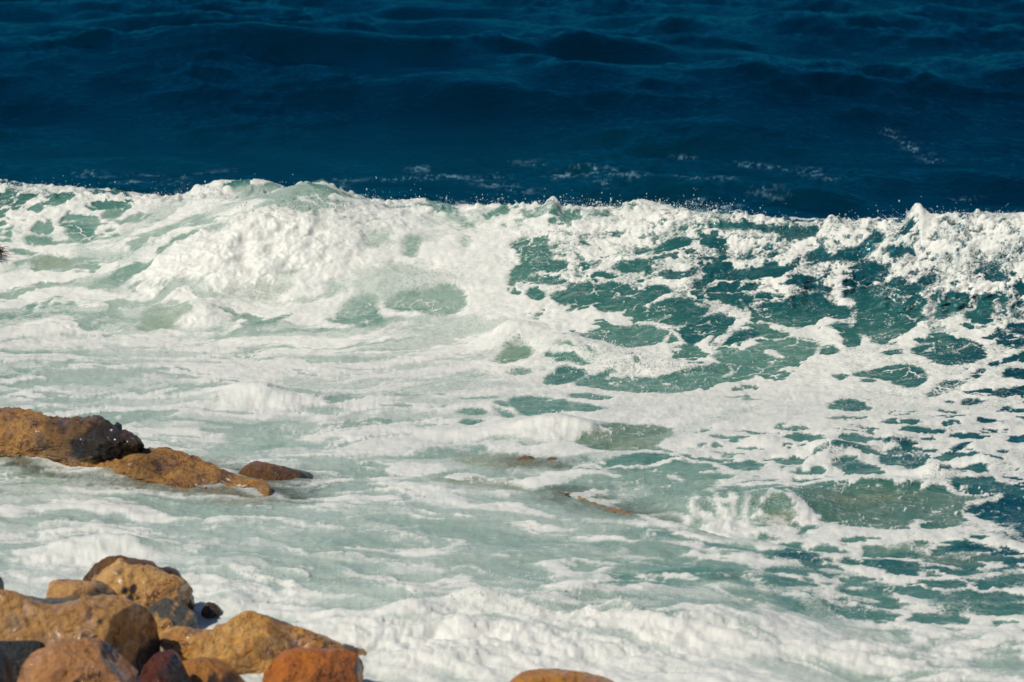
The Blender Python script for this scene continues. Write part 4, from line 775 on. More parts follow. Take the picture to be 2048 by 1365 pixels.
# how the foam thins out: lace of cell walls on the fresh face, long soft streaks on the churned wash
lx, la = Xw + 0.10 * fbm2(X * 1.7, A * 1.7, 3, 31), Aw + 0.10 * fbm2(X * 1.7, A * 1.7, 3, 41)
bx, ba = lx + 0.55 * fbm2(X * 0.55, A * 0.55, 3, 33), la + 0.55 * fbm2(X * 0.5, A * 0.5, 3, 43) - flow
f1, f2 = worley2(lx * 2.0, la * 2.3, 3); cell1 = np.clip((f2 - f1) * 1.7, 0, 1)
f1, f2 = worley2(lx * 6.0, la * 7.0, 4); cell2 = np.clip((f2 - f1) * 1.7, 0, 1)
fb = 0.5 + 0.5 * fbm2(lx * 1.6, la * 2.2, 5, 51, 0.6)
lace = rank(0.5 * cell1 + 0.22 * cell2 + 0.65 * fb)
rg = 1 - np.abs(fbm2(bx * 0.7 + 3, ba * 1.8, 6, 63, 0.60)) * 1.6
stx = 0.5 + 0.5 * fbm2(bx * 0.95, ba * 2.2, 6, 61, 0.58) + 0.45 * rg
streak = rank(stx + 0.10 * cell1 + 0.06 * cell2)
wl_ = 1 - sstep(0.55, 0.85, milk)
L = streak * (1 - wl_) + lace * wl_
soft = 0.07 + 0.15 * sstep(0.45, 0.85, milk) + 0.13 * (1 - sstep(31, 36, Yw))
foam = sstep(-1, 1, (cov * 1.10 - 0.05 - L) / soft)
foam = foam * sstep(0.02, 0.15, cov)

f1, f2 = worley2(lx * 4.2 + 0.5 * wx, la * 4.6, 8); cell3 = np.clip((f2 - f1) * 1.6, 0, 1)
strand = rank(np.abs(fbm2(lx * 5, la * 5, 3, 71)))            # thin bubble threads inside the open water
fbm_h = 0.5 + 0.5 * fbm2(X * 2.1, A * 2.1, 3, 73); fbm_v = 0.5 + 0.5 * fbm2(bx * 3.0, ba * 6.0, 4, 74, 0.65)
for depth, mk, sd_, pts in HOLES:
    p = chaikin(pts, 1)
    x0, y0 = p.min(0) - 0.25; x1, y1 = p.max(0) + 0.25
    m = (Xw > x0) & (Xw < x1) & (Aw > y0) & (Aw < y1)
    if not m.any(): continue
    e = 0.034 + 0.045 * sstep(0.5, 0.9, milk[m]) + 0.09 * (1 - sstep(31.5, 34, Yw[m]))
    s = poly_sd(Xw[m], Aw[m], p) + 0.020
    hm = sstep(-1, 1, s / e) * depth
    th = np.maximum(0.75 * np.maximum(sstep(0.13, 0.0, strand[m]), 0.8 * sstep(0.12, 0.0, cell2[m])) * sstep(0.38, 0.72, fb[m]), 0.78 * sstep(0.16, 0.02, cell3[m]) * sstep(0.50, 0.68, fbm_h[m]))
    th = np.maximum(th, 0.24 * sstep(0.45, 0.75, fbm_v[m]))
    foam[m] = foam[m] * (1 - hm) + hm * th
    if mk >= 0: milk[m] = milk[m] * (1 - hm) + hm * max(mk, 0.27)
    if sd_: sand[m] = np.maximum(sand[m], sd_ * sstep(-1, 1, s / 0.12))
clear = np.zeros_like(X)
for v, pts in CLEAR:
    p = chaikin(pts, 2); x0, y0 = p.min(0) - 0.5; x1, y1 = p.max(0) + 0.5
    m = (Xw > x0) & (Xw < x1) & (Aw > y0) & (Aw < y1)
    k_ = v * sstep(-0.30, 0.12, poly_sd(X[m] + 4 * wx[m], A[m] + 5 * wa[m], p))
    clear[m] = np.maximum(clear[m], k_); foam[m] *= 1 - 0.75 * k_
for stren, pts in STROKES:
    p = chaikin(pts, 1)
    x0, y0 = p.min(0) - 0.15; x1, y1 = p.max(0) + 0.15
    m = (Xw > x0) & (Xw < x1) & (Aw > y0) & (Aw < y1)
    if not m.any(): continue
    s = poly_sd(Xw[m], Aw[m], p)
    e = 0.02 + 0.05 * sstep(0.5, 0.9, milk[m]) + (0.10 if stren < 0.65 else 0)
    k_ = sstep(-1, 1, s / e)
    k_ = k_ * (0.6 + 0.4 * sstep(0.2, 0.7, fb[m])) if stren > 0.65 else sstep(-1.6, 0.8, s / 0.22) * np.maximum(sstep(0.45, 0.05, strand[m]), 0.7 * sstep(0.35, 0.1, lace[m]))
    foam[m] = np.maximum(foam[m], k_ * stren)

def ell(x, a, rx, ra):
    return np.exp(-((X - x) / rx) ** 2 - ((A - a) / ra) ** 2)
tur = np.zeros_like(X)
for x, a, rx, ra, v in TURB: tur = np.maximum(tur, v * ell(x, a, rx, ra))
# bubbles lie thick here and thin there: thin foam lets the water through
thick = rank(fbm2(bx * 0.6, ba * 1.9, 6, 401, 0.60))
thin_ = 1 - (0.10 + 0.46 * sstep(0.5, 0.8, milk)) * sstep(0.75, 0.15, thick)
pit = rank(fbm2(X * 5.5, A * 5.0, 4, 421, 0.7))
pitzone = sstep(0.62, 0.45, milk) * np.exp(-((Yw - np.interp(K, WK, W_CREST) + 0.7) / 1.0) ** 2)
thin_ = thin_ * (1 - 0.42 * sstep(0.65, 0.45, milk) * sstep(0.75, 0.25, rank(fbm2(lx * 2.6, la * 2.6, 4, 441, 0.6))))
thin_ = 1 - (1 - thin_) * (1 - 0.85 * sstep(0.02, 0.045, tur) * sstep(0.5, 0.7, milk))
thin_ = thin_ * (1 - 0.75 * pitzone * sstep(0.30, 0.06, pit)) * (1 - 0.35 * pitzone * sstep(0.9, 0.5, rank(noise2(X * 23, A * 20, 431))))
foam = foam * thin_
# heights
cr = np.interp(K, WK, W_CREST)
ragged = np.exp(-((Yw - cr - 0.05) / 0.32) ** 2) * (0.045 * fbm2(X * 1.6, A * 0.8, 3, 601) + 0.05 * np.maximum(0, noise2(X * 5.0, A * 5.0, 611)) + 0.07 * np.maximum(0, noise2(X * 13, A * 9, 612)) ** 1.6)
zb = ragged.copy()
for x, a, rx, ra, v in BUMPS: zb += v * ell(x, a, rx, ra)
sea = sstep(46.5, 50.0, Yw)
near = 1 - sea
rip = near * (0.030 * fbm2(X * 0.9, A * 1.3, 3, 81) + 0.017 * fbm2(X * 3.6, (A - flow) * 6, 3, 91) + 0.004 * fbm2(X * 13, A * 18, 2, 93))
waves = np.zeros_like(X)
fade = 1 - sstep(84, 400, Yw)
patch = sstep(-0.35, 0.75, fbm2(X * 0.28, Yw * 0.16, 3, 301))          # gusts: rippled and smooth patches
for i in range(60):
    lam = 0.16 * (26.0 ** rng.random()); th = rng.normal(0.0, 0.9) + 0.2
    kx, ky = math.sin(th) * 2 * math.pi / lam, -math.cos(th) * 2 * math.pi / lam
    ph = kx * X + ky * Yw + rng.random() * 6.28 + 2.2 * noise2(X * 0.6 / lam + i * 7.3, Yw * 0.35 / lam, 100 + i)
    am = lam * 0.0105 * (0.25 + 0.75 * sstep(-0.5, 0.5, noise2(X * 0.35 + i * 3.1, Yw * 0.25, 160 + i % 7)))
    if lam < 1.6: am = am * (0.18 + 1.2 * patch)
    if lam < 0.6: am = am * 1.4
    waves += am * (2 * np.exp(np.sin(ph) - 1) - 0.7)
for x, y, hh, rx, ry in ((1.2, 65.5, 0.46, 3.6, 2.0), (-4.6, 64.5, 0.30, 2.6, 1.6), (6.2, 62.0, 0.24, 3.0, 1.7), (-1.6, 59.5, 0.16, 2.6, 1.4), (4.0, 71.0, 0.30, 4.0, 2.0), (-7.5, 70.0, 0.34, 3.5, 2.0)):
    xx, yy = X - x + 0.8 * noise2(X * 0.4, Yw * 0.4, 711), Yw - y - 0.25 * (X - x) * 0.5 + 0.9 * noise2(X * 0.3, Yw * 0.3, 712)
    waves += hh * np.exp(-(xx / rx) ** 2 - np.where(yy < 0, (yy / ry) ** 2, (yy / (0.75 * ry)) ** 2))          # steeper swells crossing
waves *= 1 - 0.45 * np.exp(-((Yw - 56.0 - 0.1 * X) / 3.6) ** 2)           # the face of the swell is sheltered
waves *= (sea + 0.12 * near * (1 - cov)) * fade
Zb = Z + zb + rip + waves
# the pitching lip hangs forward over the face in ragged lobes
tt = (Yw - toe) / (np.interp(K, WK, W_CREST) - toe)
lobes = 0.16 * fbm2(X * 1.5, X * 0 + 3.0, 4, 501, 0.6) + 0.03 * fbm2(X * 9, A * 9, 2, 511)
steep = np.interp(K, WK, W_STEEP)
lip = sstep(0.60, 0.78, tt + lobes) * (1 - sstep(1.0, 1.25, tt)) * sstep(0.25, 0.7, steep)
lipd = 0.20 * lip * (0.75 + 0.35 * fbm2(X * 1.6, A * 0 + 1, 3, 521))
Yl = Yw - lipd
Zb = Zb + 0.03 * lip
gy_z = np.gradient(Zb, axis=0); gy_y = np.gradient(Yw, axis=0)
gx_z = np.gradient(Zb, axis=1); gx_x = np.gradient(X, axis=1)
sl_y = np.clip(gy_z / gy_y, -3, 3); sl_x = np.clip((gx_z - sl_y * np.gradient(Yw, axis=1)) / gx_x, -3, 3)
nl = 1 / np.sqrt(1 + sl_x ** 2 + sl_y ** 2)
nx_, ny_, nz_ = -sl_x * nl, -sl_y * nl, nl
# churned foam stands up in cauliflower lumps, sheets of foam in low ones
b1 = 1 - np.abs(fbm3(X * 3.2, Yw * 3.2, Zb * 3.2, 4, 201)) * 1.7
b2 = 1 - np.abs(fbm3(X * 11, Yw * 11, Zb * 11, 3, 211)) * 1.7
b0 = fbm3(X * 1.3, Yw * 1.3, Zb * 1.3, 2, 195)
lump = tur * (0.9 * b0 + 0.85 * (b1 - 0.35) + 0.16 * (b2 - 0.35)) * (0.35 + 0.65 * foam)
lump += foam * near * (0.016 + (0.009 - 0.005 * sstep(0.55, 0.8, milk)) * fbm2(X * 9, A * 9, 3, 221))
Px, Py, Pz = X + nx_ * lump, Yl + ny_ * lump, Zb + nz_ * lump
foam = np.clip(np.maximum(foam, sstep(0.02, 0.07, tur) * sstep(0.25, 0.75, b1) * 0.9 * (foam + 0.25)), 0, 1)
milk = milk - 0.11 * sstep(0.5, 0.7, milk) * sstep(0.45, 0.95, rank(fbm2(bx * 0.5, ba * 1.1, 4, 701)))      # clearer tongues in the churned water
milk_a = np.clip(milk, 0, 1)

def water_part(name, r0, r1):
    sl = slice(r0, r1 + 1); nr = r1 - r0 + 1
    V = np.stack([Px[sl], Py[sl], Pz[sl]], -1).reshape(-1, 3)
    i = np.arange(nr - 1)[:, None] * NC + np.arange(NC - 1)[None, :]
    F = np.stack([i, i + 1, i + NC + 1, i + NC], -1).reshape(-1, 4)
    return mesh_obj(name, V, F, M_WATER, None, {'foam': foam[sl], 'milk': milk_a[sl], 'sand': sand[sl], 'clear': (clear * (1 - 0.9 * foam))[sl]})
n1, n2 = NA, NA + NB + NCR
tag(water_part('shore_water', 0, n1), 'foamy wash of pale green water streaked white between the rocks and the wave', kind='structure')
tag(water_part('breaking_wave', n1, n2), 'breaking wave with a white crest and teal face laced with foam', kind='structure')
tag(water_part('open_sea', n2, Px.shape[0] - 1), 'deep blue open sea with dark swell behind the breaking wave', kind='structure')

# outlines, spots (dark right-hand ones paint shade) and cut faces of the rocks, metres
ROCKS = [
('rock_ledge','long low ochre rock ledge awash in foam with a dark wet hump on top','rock','ledge',35.00,(-4.032,0.010),[(-6.177,-0.025),(-5.107,0.132),(-4.794,0.158),(-4.281,0.180),(-3.777,0.223),(-3.283,0.280),(-2.895,0.306),(-2.608,0.330),(-2.419,0.324),(-2.288,0.280),(-2.163,0.213),(-1.882,0.113),(-2.050,-0.019),(-2.473,-0.147),(-3.292,-0.209),(-4.807,-0.361),(-6.194,-0.568)],0.42,0.046,[(-2.562,0.270,0.112,'dark',0.40),(-2.326,0.268,0.063,'dark',0.80),(-3.284,0.210,0.135,'dark',0.30),(-4.485,0.147,0.270,'dark',0.25)],[],320,70,None,-0.8445,15),
('hump',None,None,'ledge',35.35,(-4.486,0.169),[(-6.063,0.206),(-5.102,0.352),(-4.789,0.382),(-4.531,0.417),(-4.277,0.406),(-4.125,0.402),(-3.999,0.423),(-3.873,0.472),(-3.748,0.459),(-3.576,0.428),(-3.439,0.381),(-3.293,0.318),(-3.532,0.118),(-4.287,-0.059),(-6.080,-0.355)],0.40,0.062,[(-3.701,0.369,0.227,'dark',0.95),(-3.926,0.294,0.118,'dark',1.00),(-3.429,0.345,0.136,'dark',0.90),(-4.177,0.328,0.182,'dark',0.50),(-4.024,0.428,0.182,'dark',0.60)],[],220,60,'rock_ledge',-0.8361,5),  # dark spots: wet rock plus shade painted on the lower right
('round_stone','smooth rounded brown stone emerging behind the tip of the ochre ledge','rock','brown',34.20,(-2.153,0.116),[(-2.499,0.086),(-2.416,0.179),(-2.317,0.216),(-2.159,0.230),(-2.001,0.197),(-1.889,0.146),(-1.795,0.086),(-1.846,-0.039),(-2.456,-0.062)],0.28,0.012,[(-1.858,0.114,0.070,'dark',0.90)],[],90,40,None,0.0000,15),
('tan_boulder','big pale tan boulder with black pits and a rim browned for shade and wet, wrapped in surf','rock','tan',29.00,(-2.852,0.364),[(-3.276,0.473),(-3.205,0.541),(-3.120,0.584),(-3.065,0.612),(-2.993,0.572),(-2.928,0.549),(-2.820,0.560),(-2.752,0.533),(-2.687,0.493),(-2.591,0.477),(-2.496,0.394),(-2.424,0.334),(-2.411,0.215),(-2.436,0.076),(-2.600,-0.064),(-2.948,-0.104),(-3.254,0.016),(-3.326,0.295)],0.30,0.030,[(-2.957,0.453,0.030,'dark',1.00),(-2.899,0.461,0.034,'dark',1.00),(-2.915,0.406,0.030,'dark',1.00),(-2.854,0.406,0.015,'dark',0.90),(-2.982,0.334,0.022,'dark',0.90),(-2.893,0.366,0.022,'dark',1.00),(-3.012,0.572,0.019,'dark',0.60),(-2.731,0.414,0.015,'dark',0.70),(-2.786,0.354,0.022,'dark',0.50),(-2.478,0.334,0.112,'rust',0.50),(-2.669,0.394,0.112,'rust',0.40)],[((-0.1, -0.8, 0.6), -0.6), ((0.8, -0.3, 0.4), -0.82), ((-0.6, -0.3, 0.7), -0.82)],170,60,None,0.0000,15),
('rim',None,None,'brown',29.35,(-2.887,0.388),[(-3.339,0.354),(-3.275,0.443),(-3.212,0.503),(-3.133,0.559),(-2.989,0.543),(-2.892,0.519),(-2.807,0.511),(-2.769,0.455),(-2.648,0.467),(-2.614,0.402),(-2.537,0.354),(-2.461,0.282),(-2.492,0.041),(-3.253,0.000)],0.22,0.020,[(-2.699,0.443,0.068,'dark',0.80),(-2.526,0.330,0.053,'dark',0.60)],[],120,44,'tan_boulder',0.0000,15),  # brown shell, coloured as the shaded, wet top of the boulder
('surf_stone','small dark stone half drowned in white surf right of the tan boulder','rock','dark',29.30,(-2.338,0.164),[(-2.415,0.207),(-2.380,0.227),(-2.329,0.227),(-2.302,0.247),(-2.283,0.207),(-2.245,0.139),(-2.288,0.151),(-2.331,0.110),(-2.382,0.054),(-2.421,0.074)],0.10,0.012,[(-2.396,0.195,0.030,'rust',0.80)],[],70,30,None,0.0000,15),
('pink_boulder','pinkish brown rounded boulder between the tan and striped boulders','rock','pink',28.50,(-3.297,0.460),[(-3.646,0.447),(-3.550,0.498),(-3.473,0.572),(-3.340,0.603),(-3.208,0.587),(-3.096,0.545),(-3.025,0.474),(-2.992,0.408),(-3.026,0.232),(-3.613,0.232)],0.28,0.020,[(-3.040,0.467,0.059,'dark',0.95),(-3.115,0.537,0.066,'grey',0.60)],[((-0.2, -0.7, 0.7), -0.7), ((0.7, -0.4, 0.5), -0.75)],110,44,None,0.0000,15),
('wedge_stone','flat grey stone wedged on the back of the striped boulder','rock','grey',28.15,(-3.466,0.469),[(-3.751,0.536),(-3.638,0.555),(-3.471,0.532),(-3.209,0.555),(-3.135,0.513),(-3.164,0.366),(-3.606,0.327),(-3.755,0.366)],0.20,0.012,[],[],80,36,None,0.0000,15),
('striped_boulder','large brown boulder with slanted banding and a broken end darkened with painted shade','rock','striped',27.60,(-3.431,0.249),[(-4.337,0.686),(-3.969,0.720),(-3.750,0.708),(-3.641,0.693),(-3.550,0.659),(-3.467,0.614),(-3.386,0.599),(-3.294,0.621),(-3.165,0.659),(-3.018,0.674),(-2.872,0.644),(-2.745,0.583),(-2.636,0.530),(-2.589,0.477),(-2.540,0.382),(-2.494,0.269),(-2.471,0.097),(-2.519,-0.132),(-4.361,-0.170)],0.34,0.020,[(-3.001,0.602,0.021,'dark',0.90),(-2.548,0.326,0.106,'dark',1.00),(-2.641,0.249,0.121,'dark',1.00),(-2.734,0.173,0.092,'dark',0.95),(-2.565,0.420,0.064,'dark',0.80),(-3.426,0.470,0.050,'dark',0.35),(-3.644,0.553,0.071,'grey',0.40)],[((-0.2, -0.85, 0.5), -0.5), ((0.85, -0.52, 0.05), -0.62), ((0.05, -0.1, 1), -0.93)],220,70,None,0.0000,4),  # dark spots at the right paint shade onto the broken end
('capped_boulder','tan boulder with a grey cap in front of the tan boulder','rock','tan2',28.60,(-2.644,0.253),[(-2.894,0.303),(-2.832,0.393),(-2.729,0.428),(-2.615,0.401),(-2.491,0.342),(-2.416,0.283),(-2.372,0.197),(-2.412,0.047),(-2.756,-0.031),(-2.923,0.165)],0.24,0.025,[(-2.748,0.409,0.074,'grey',1.00),(-2.634,0.393,0.074,'grey',1.00),(-2.521,0.338,0.066,'grey',1.00),(-2.428,0.275,0.051,'grey',1.00),(-2.844,0.354,0.059,'grey',0.90),(-2.462,0.244,0.037,'dark',0.60)],[((-0.1, -0.85, 0.4), -0.65), ((0.3, -0.2, 0.9), -0.82)],120,46,None,0.0000,15),
('golden_rock','long golden rock with brown mottling ending in a rounded hump','rock','golden',27.95,(-1.837,0.209),[(-2.728,0.286),(-2.616,0.336),(-2.467,0.328),(-2.319,0.313),(-2.207,0.336),(-2.114,0.374),(-2.027,0.432),(-1.945,0.466),(-1.834,0.470),(-1.753,0.436),(-1.575,0.359),(-1.427,0.324),(-1.278,0.294),(-1.186,0.220),(-1.116,0.093),(-1.151,-0.042),(-1.580,-0.080),(-2.137,-0.003),(-2.583,0.074)],0.36,0.035,[(-1.724,0.374,0.086,'dark',0.55),(-1.836,0.297,0.079,'dark',0.50),(-1.613,0.305,0.050,'dark',0.60),(-1.383,0.267,0.036,'dark',0.85),(-1.205,0.209,0.072,'grey',0.90),(-1.150,0.132,0.057,'dark',0.90),(-1.949,0.170,0.093,'dark',0.40),(-1.779,0.401,0.043,'dark',0.40)],[((0, -0.75, 0.65), -0.6), ((0.6, -0.4, 0.7), -0.85)],220,60,None,0.0000,15),
('red_rock','smooth red brown rock at the bottom edge below the golden rock','rock','red',27.10,(-1.429,0.278),[(-1.784,0.203),(-1.747,0.308),(-1.674,0.390),(-1.565,0.442),(-1.349,0.438),(-1.204,0.423),(-1.104,0.353),(-1.033,0.233),(-1.009,0.016),(-1.823,-0.022)],0.32,0.020,[(-1.621,0.278,0.024,'grey',0.80),(-1.090,0.334,0.049,'dark',0.80)],[((0, -0.4, 0.9), -0.78), ((-0.75, -0.5, 0.4), -0.8), ((0.7, -0.5, 0.4), -0.85), ((-0.1, -0.95, 0.25), -0.75)],130,46,None,0.0000,15),
('wet_rock','dark wet maroon rock with shade painted on its right side wedged under the striped boulder','rock','maroon',26.90,(-2.472,0.323),[(-2.648,0.335),(-2.592,0.428),(-2.520,0.491),(-2.462,0.520),(-2.420,0.461),(-2.372,0.353),(-2.291,0.242),(-2.276,0.037),(-2.671,0.037)],0.22,0.015,[(-2.414,0.409,0.055,'dark',1.00),(-2.358,0.313,0.062,'dark',1.00),(-2.486,0.372,0.048,'dark',0.70)],[((-0.6, -0.7, 0.3), -0.55), ((0.7, -0.6, 0.3), -0.55)],100,40,None,0.0000,15),  # dark spots put shade into the colour of the right side
('brown_rock','low brown rock between the maroon wet rock and the red brown rock','rock','brown2',27.30,(-2.216,0.170),[(-2.451,0.221),(-2.384,0.289),(-2.268,0.315),(-2.166,0.307),(-2.069,0.247),(-1.972,0.145),(-1.946,-0.081),(-2.474,-0.081)],0.24,0.015,[(-2.160,0.240,0.042,'dark',0.80),(-2.051,0.183,0.063,'dark',0.80)],[((0.1, -0.5, 0.85), -0.75)],100,40,None,0.0000,15),
('glinting_rock','nearest orange brown rock sparkling with wet glints at the bottom left','rock','orange',26.40,(-3.017,0.473),[(-3.462,0.386),(-3.417,0.521),(-3.334,0.608),(-3.210,0.656),(-3.052,0.674),(-2.894,0.652),(-2.737,0.568),(-2.599,0.470),(-2.513,0.368),(-2.481,0.149),(-3.486,0.149)],0.34,0.025,[(-3.038,0.477,0.031,'dark',1.00),(-2.841,0.645,0.054,'grey',0.90),(-2.713,0.565,0.054,'grey',0.90),(-2.588,0.477,0.061,'grey',0.90)],[((-0.3, -0.6, 0.75), -0.72), ((0.55, -0.6, 0.5), -0.75)],140,50,None,0.0000,15),  # grey spots paint the shadowed, wet edge at upper right
('slate_rock','dark slate grey rock at the left edge of the frame','rock','slate',26.90,(-3.608,0.403),[(-3.985,0.557),(-3.734,0.576),(-3.591,0.579),(-3.448,0.572),(-3.360,0.520),(-3.326,0.453),(-3.419,0.298),(-3.605,0.037),(-4.000,0.037)],0.25,0.015,[],[((0, -0.5, 0.85), -0.7)],90,40,None,0.0000,15),
('black_rock','black rock corner at the far left bottom of the frame','rock','black',25.80,(-3.585,0.638),[(-3.823,0.833),(-3.549,0.826),(-3.495,0.783),(-3.469,0.702),(-3.445,0.595),(-3.478,0.363),(-3.836,0.363)],0.20,0.010,[],[],70,34,None,0.0000,15),
('tip_rock','black rock tip cut by the left edge above the striped boulder','rock','black',28.70,(-3.990,0.462),[(-4.161,0.610),(-3.926,0.586),(-3.886,0.512),(-3.884,0.433),(-3.917,0.315),(-4.169,0.315)],0.20,0.010,[],[],60,30,None,0.0000,15),
('orange_rock','orange rock top peeping in at the bottom edge right of centre','rock','orange2',27.00,(0.340,0.207),[(-0.032,0.176),(0.040,0.262),(0.111,0.299),(0.237,0.314),(0.363,0.306),(0.525,0.276),(0.651,0.247),(0.777,0.176),(0.742,0.008),(-0.014,0.008)],0.28,0.010,[],[((0, -0.4, 0.9), -0.85)],110,40,None,0.0000,15),
('drowned_stone','small brown stone just breaking the foam in mid water','rock','brown2',35.30,(0.370,-0.043),[(0.288,-0.054),(0.316,0.004),(0.372,0.023),(0.428,0.004),(0.465,-0.054),(0.400,-0.111),(0.316,-0.111)],0.12,0.020,[(0.377,-0.035,0.182,'grey',0.60)],[],60,28,None,0.0000,15),
('awash_stone','flat olive brown stone awash left of the small brown stone','rock','brown2',35.40,(0.125,-0.053),[(-0.028,-0.057),(0.056,0.000),(0.149,0.019),(0.233,-0.019),(0.271,-0.067),(0.168,-0.124),(0.028,-0.124)],0.12,0.020,[(0.121,-0.057,0.228,'grey',0.65)],[],60,28,None,0.0000,15),
]
LIP = [(0.357,33.395,0.148),(0.564,33.958,-0.012),(0.640,33.237,0.104),(0.825,32.752,0.148),(1.014,32.568,0.148),(1.328,32.886,0.009)]
WEED = (-5.914,43.869,0.523)
SCRAP = (0.475,31.759,0.170)
SPRAY_CREST = [(-3.45,44.65,1.06,0.238,0.12,0.080,60,0.0030,0.0120),
(-2.40,43.51,1.09,0.673,0.12,0.060,160,0.0030,0.0120),
(-1.51,43.95,1.06,0.505,0.12,0.050,90,0.0030,0.0100),
(0.45,43.27,1.17,0.217,0.12,0.060,24,0.0030,0.0090),
(1.49,43.08,1.16,0.802,0.12,0.070,160,0.0030,0.0120),
(2.36,42.56,1.12,0.282,0.12,0.100,80,0.0030,0.0110),
(2.96,42.38,1.08,0.322,0.12,0.050,40,0.0030,0.0090),
(3.81,42.07,1.14,0.309,0.12,0.050,60,0.0030,0.0100),
(4.40,41.70,1.27,0.169,0.12,0.080,40,0.0030,0.0100),
(4.72,41.67,1.26,0.155,0.12,0.100,40,0.0030,0.0100),
(5.16,41.49,1.29,0.360,0.12,0.050,120,0.0030,0.0110),
(0.82,39.99,0.15,0.317,0.12,0.070,160,0.0030,0.0090),
(1.27,39.49,0.07,0.413,0.12,0.060,260,0.0030,0.0090),
(1.79,39.45,0.06,0.312,0.12,0.040,120,0.0030,0.0080),
(0.98,42.72,0.92,0.825,0.20,0.050,200,0.0030,0.0110),
(2.61,42.00,0.82,0.752,0.20,0.050,120,0.0030,0.0100),
(4.97,41.16,0.91,0.615,0.25,0.050,160,0.0030,0.0120),
(-2.40,43.46,1.06,0.673,0.30,0.100,2600,0.0015,0.0040),
(-3.38,44.54,1.04,0.303,0.20,0.090,900,0.0015,0.0040),
(-1.72,43.46,0.97,0.620,0.30,0.070,1000,0.0015,0.0040),
(1.17,39.57,0.10,0.517,0.15,0.060,900,0.0015,0.0040),
(1.54,42.97,1.13,0.581,0.20,0.060,700,0.0015,0.0040),
(5.00,41.50,1.26,0.566,0.25,0.070,700,0.0015,0.0040),
(0.98,42.89,1.01,0.662,0.25,0.060,700,0.0015,0.0040),
(-5.91,45.28,1.03,0.272,0.12,0.050,150,0.0020,0.0060),
(-5.91,45.28,1.03,0.272,0.12,0.120,18,0.0030,0.0090),
(-5.42,45.11,1.01,0.270,0.12,0.075,150,0.0020,0.0060),
(-5.42,45.11,1.01,0.270,0.12,0.200,18,0.0030,0.0090),
(-4.93,44.95,0.99,0.270,0.12,0.100,150,0.0020,0.0060),
(-4.93,44.95,0.99,0.270,0.12,0.173,18,0.0030,0.0090),
(-4.45,44.77,0.98,0.271,0.12,0.062,150,0.0020,0.0060),
(-4.45,44.77,0.98,0.271,0.12,0.147,18,0.0030,0.0090),
(-3.97,44.68,0.98,0.274,0.12,0.088,150,0.0020,0.0060),
(-3.97,44.68,0.98,0.274,0.12,0.120,18,0.0030,0.0090),
(-3.50,44.57,1.03,0.276,0.12,0.050,150,0.0020,0.0060),
(-3.50,44.57,1.03,0.276,0.12,0.200,18,0.0030,0.0090),
(-3.04,44.64,1.10,0.270,0.12,0.075,150,0.0020,0.0060),
(-3.04,44.64,1.10,0.270,0.12,0.173,18,0.0030,0.0090),
(-2.52,43.67,1.17,0.262,0.12,0.100,150,0.0020,0.0060),
(-2.52,43.67,1.17,0.262,0.12,0.147,18,0.0030,0.0090),
(-2.07,43.62,1.12,0.257,0.12,0.062,150,0.0020,0.0060),
(-2.07,43.62,1.12,0.257,0.12,0.120,18,0.0030,0.0090),
(-1.62,43.77,1.07,0.257,0.12,0.088,150,0.0020,0.0060),
(-1.62,43.77,1.07,0.257,0.12,0.200,18,0.0030,0.0090),
(-1.17,43.90,1.03,0.263,0.12,0.050,150,0.0020,0.0060),
(-1.17,43.90,1.03,0.263,0.12,0.173,18,0.0030,0.0090),
(-0.71,43.81,1.03,0.263,0.12,0.075,150,0.0020,0.0060),
(-0.71,43.81,1.03,0.263,0.12,0.147,18,0.0030,0.0090),
(-0.25,43.67,1.05,0.261,0.12,0.100,150,0.0020,0.0060),
(-0.25,43.67,1.05,0.261,0.12,0.120,18,0.0030,0.0090),
(0.20,43.56,1.06,0.257,0.12,0.062,150,0.0020,0.0060),
(0.20,43.56,1.06,0.257,0.12,0.200,18,0.0030,0.0090),
(0.66,43.55,1.07,0.260,0.12,0.088,150,0.0020,0.0060),
(0.66,43.55,1.07,0.260,0.12,0.173,18,0.0030,0.0090),
(1.11,43.38,1.10,0.251,0.12,0.050,150,0.0020,0.0060),
(1.11,43.38,1.10,0.251,0.12,0.147,18,0.0030,0.0090),
(1.55,43.03,1.15,0.260,0.12,0.075,150,0.0020,0.0060),
(1.55,43.03,1.15,0.260,0.12,0.120,18,0.0030,0.0090),
(1.98,42.75,1.13,0.251,0.12,0.100,150,0.0020,0.0060),
(1.98,42.75,1.13,0.251,0.12,0.200,18,0.0030,0.0090),
(2.42,42.55,1.11,0.255,0.12,0.062,150,0.0020,0.0060),
(2.42,42.55,1.11,0.255,0.12,0.173,18,0.0030,0.0090),
(2.85,42.41,1.07,0.247,0.12,0.088,150,0.0020,0.0060),
(2.85,42.41,1.07,0.247,0.12,0.147,18,0.0030,0.0090),
(3.27,42.12,1.05,0.245,0.12,0.050,150,0.0020,0.0060),
(3.27,42.12,1.05,0.245,0.12,0.120,18,0.0030,0.0090),
(3.70,42.00,1.10,0.240,0.12,0.075,150,0.0020,0.0060),
(3.70,42.00,1.10,0.240,0.12,0.200,18,0.0030,0.0090),
(4.12,41.87,1.17,0.231,0.12,0.100,150,0.0020,0.0060),
(4.12,41.87,1.17,0.231,0.12,0.173,18,0.0030,0.0090),
(4.53,41.65,1.22,0.239,0.12,0.062,150,0.0020,0.0060),
(4.53,41.65,1.22,0.239,0.12,0.147,18,0.0030,0.0090),
(4.95,41.51,1.25,0.237,0.12,0.088,150,0.0020,0.0060),
(4.95,41.51,1.25,0.237,0.12,0.120,18,0.0030,0.0090),
(5.36,41.36,1.29,0.238,0.12,0.050,150,0.0020,0.0060),
(5.36,41.36,1.29,0.238,0.12,0.200,18,0.0030,0.0090)]
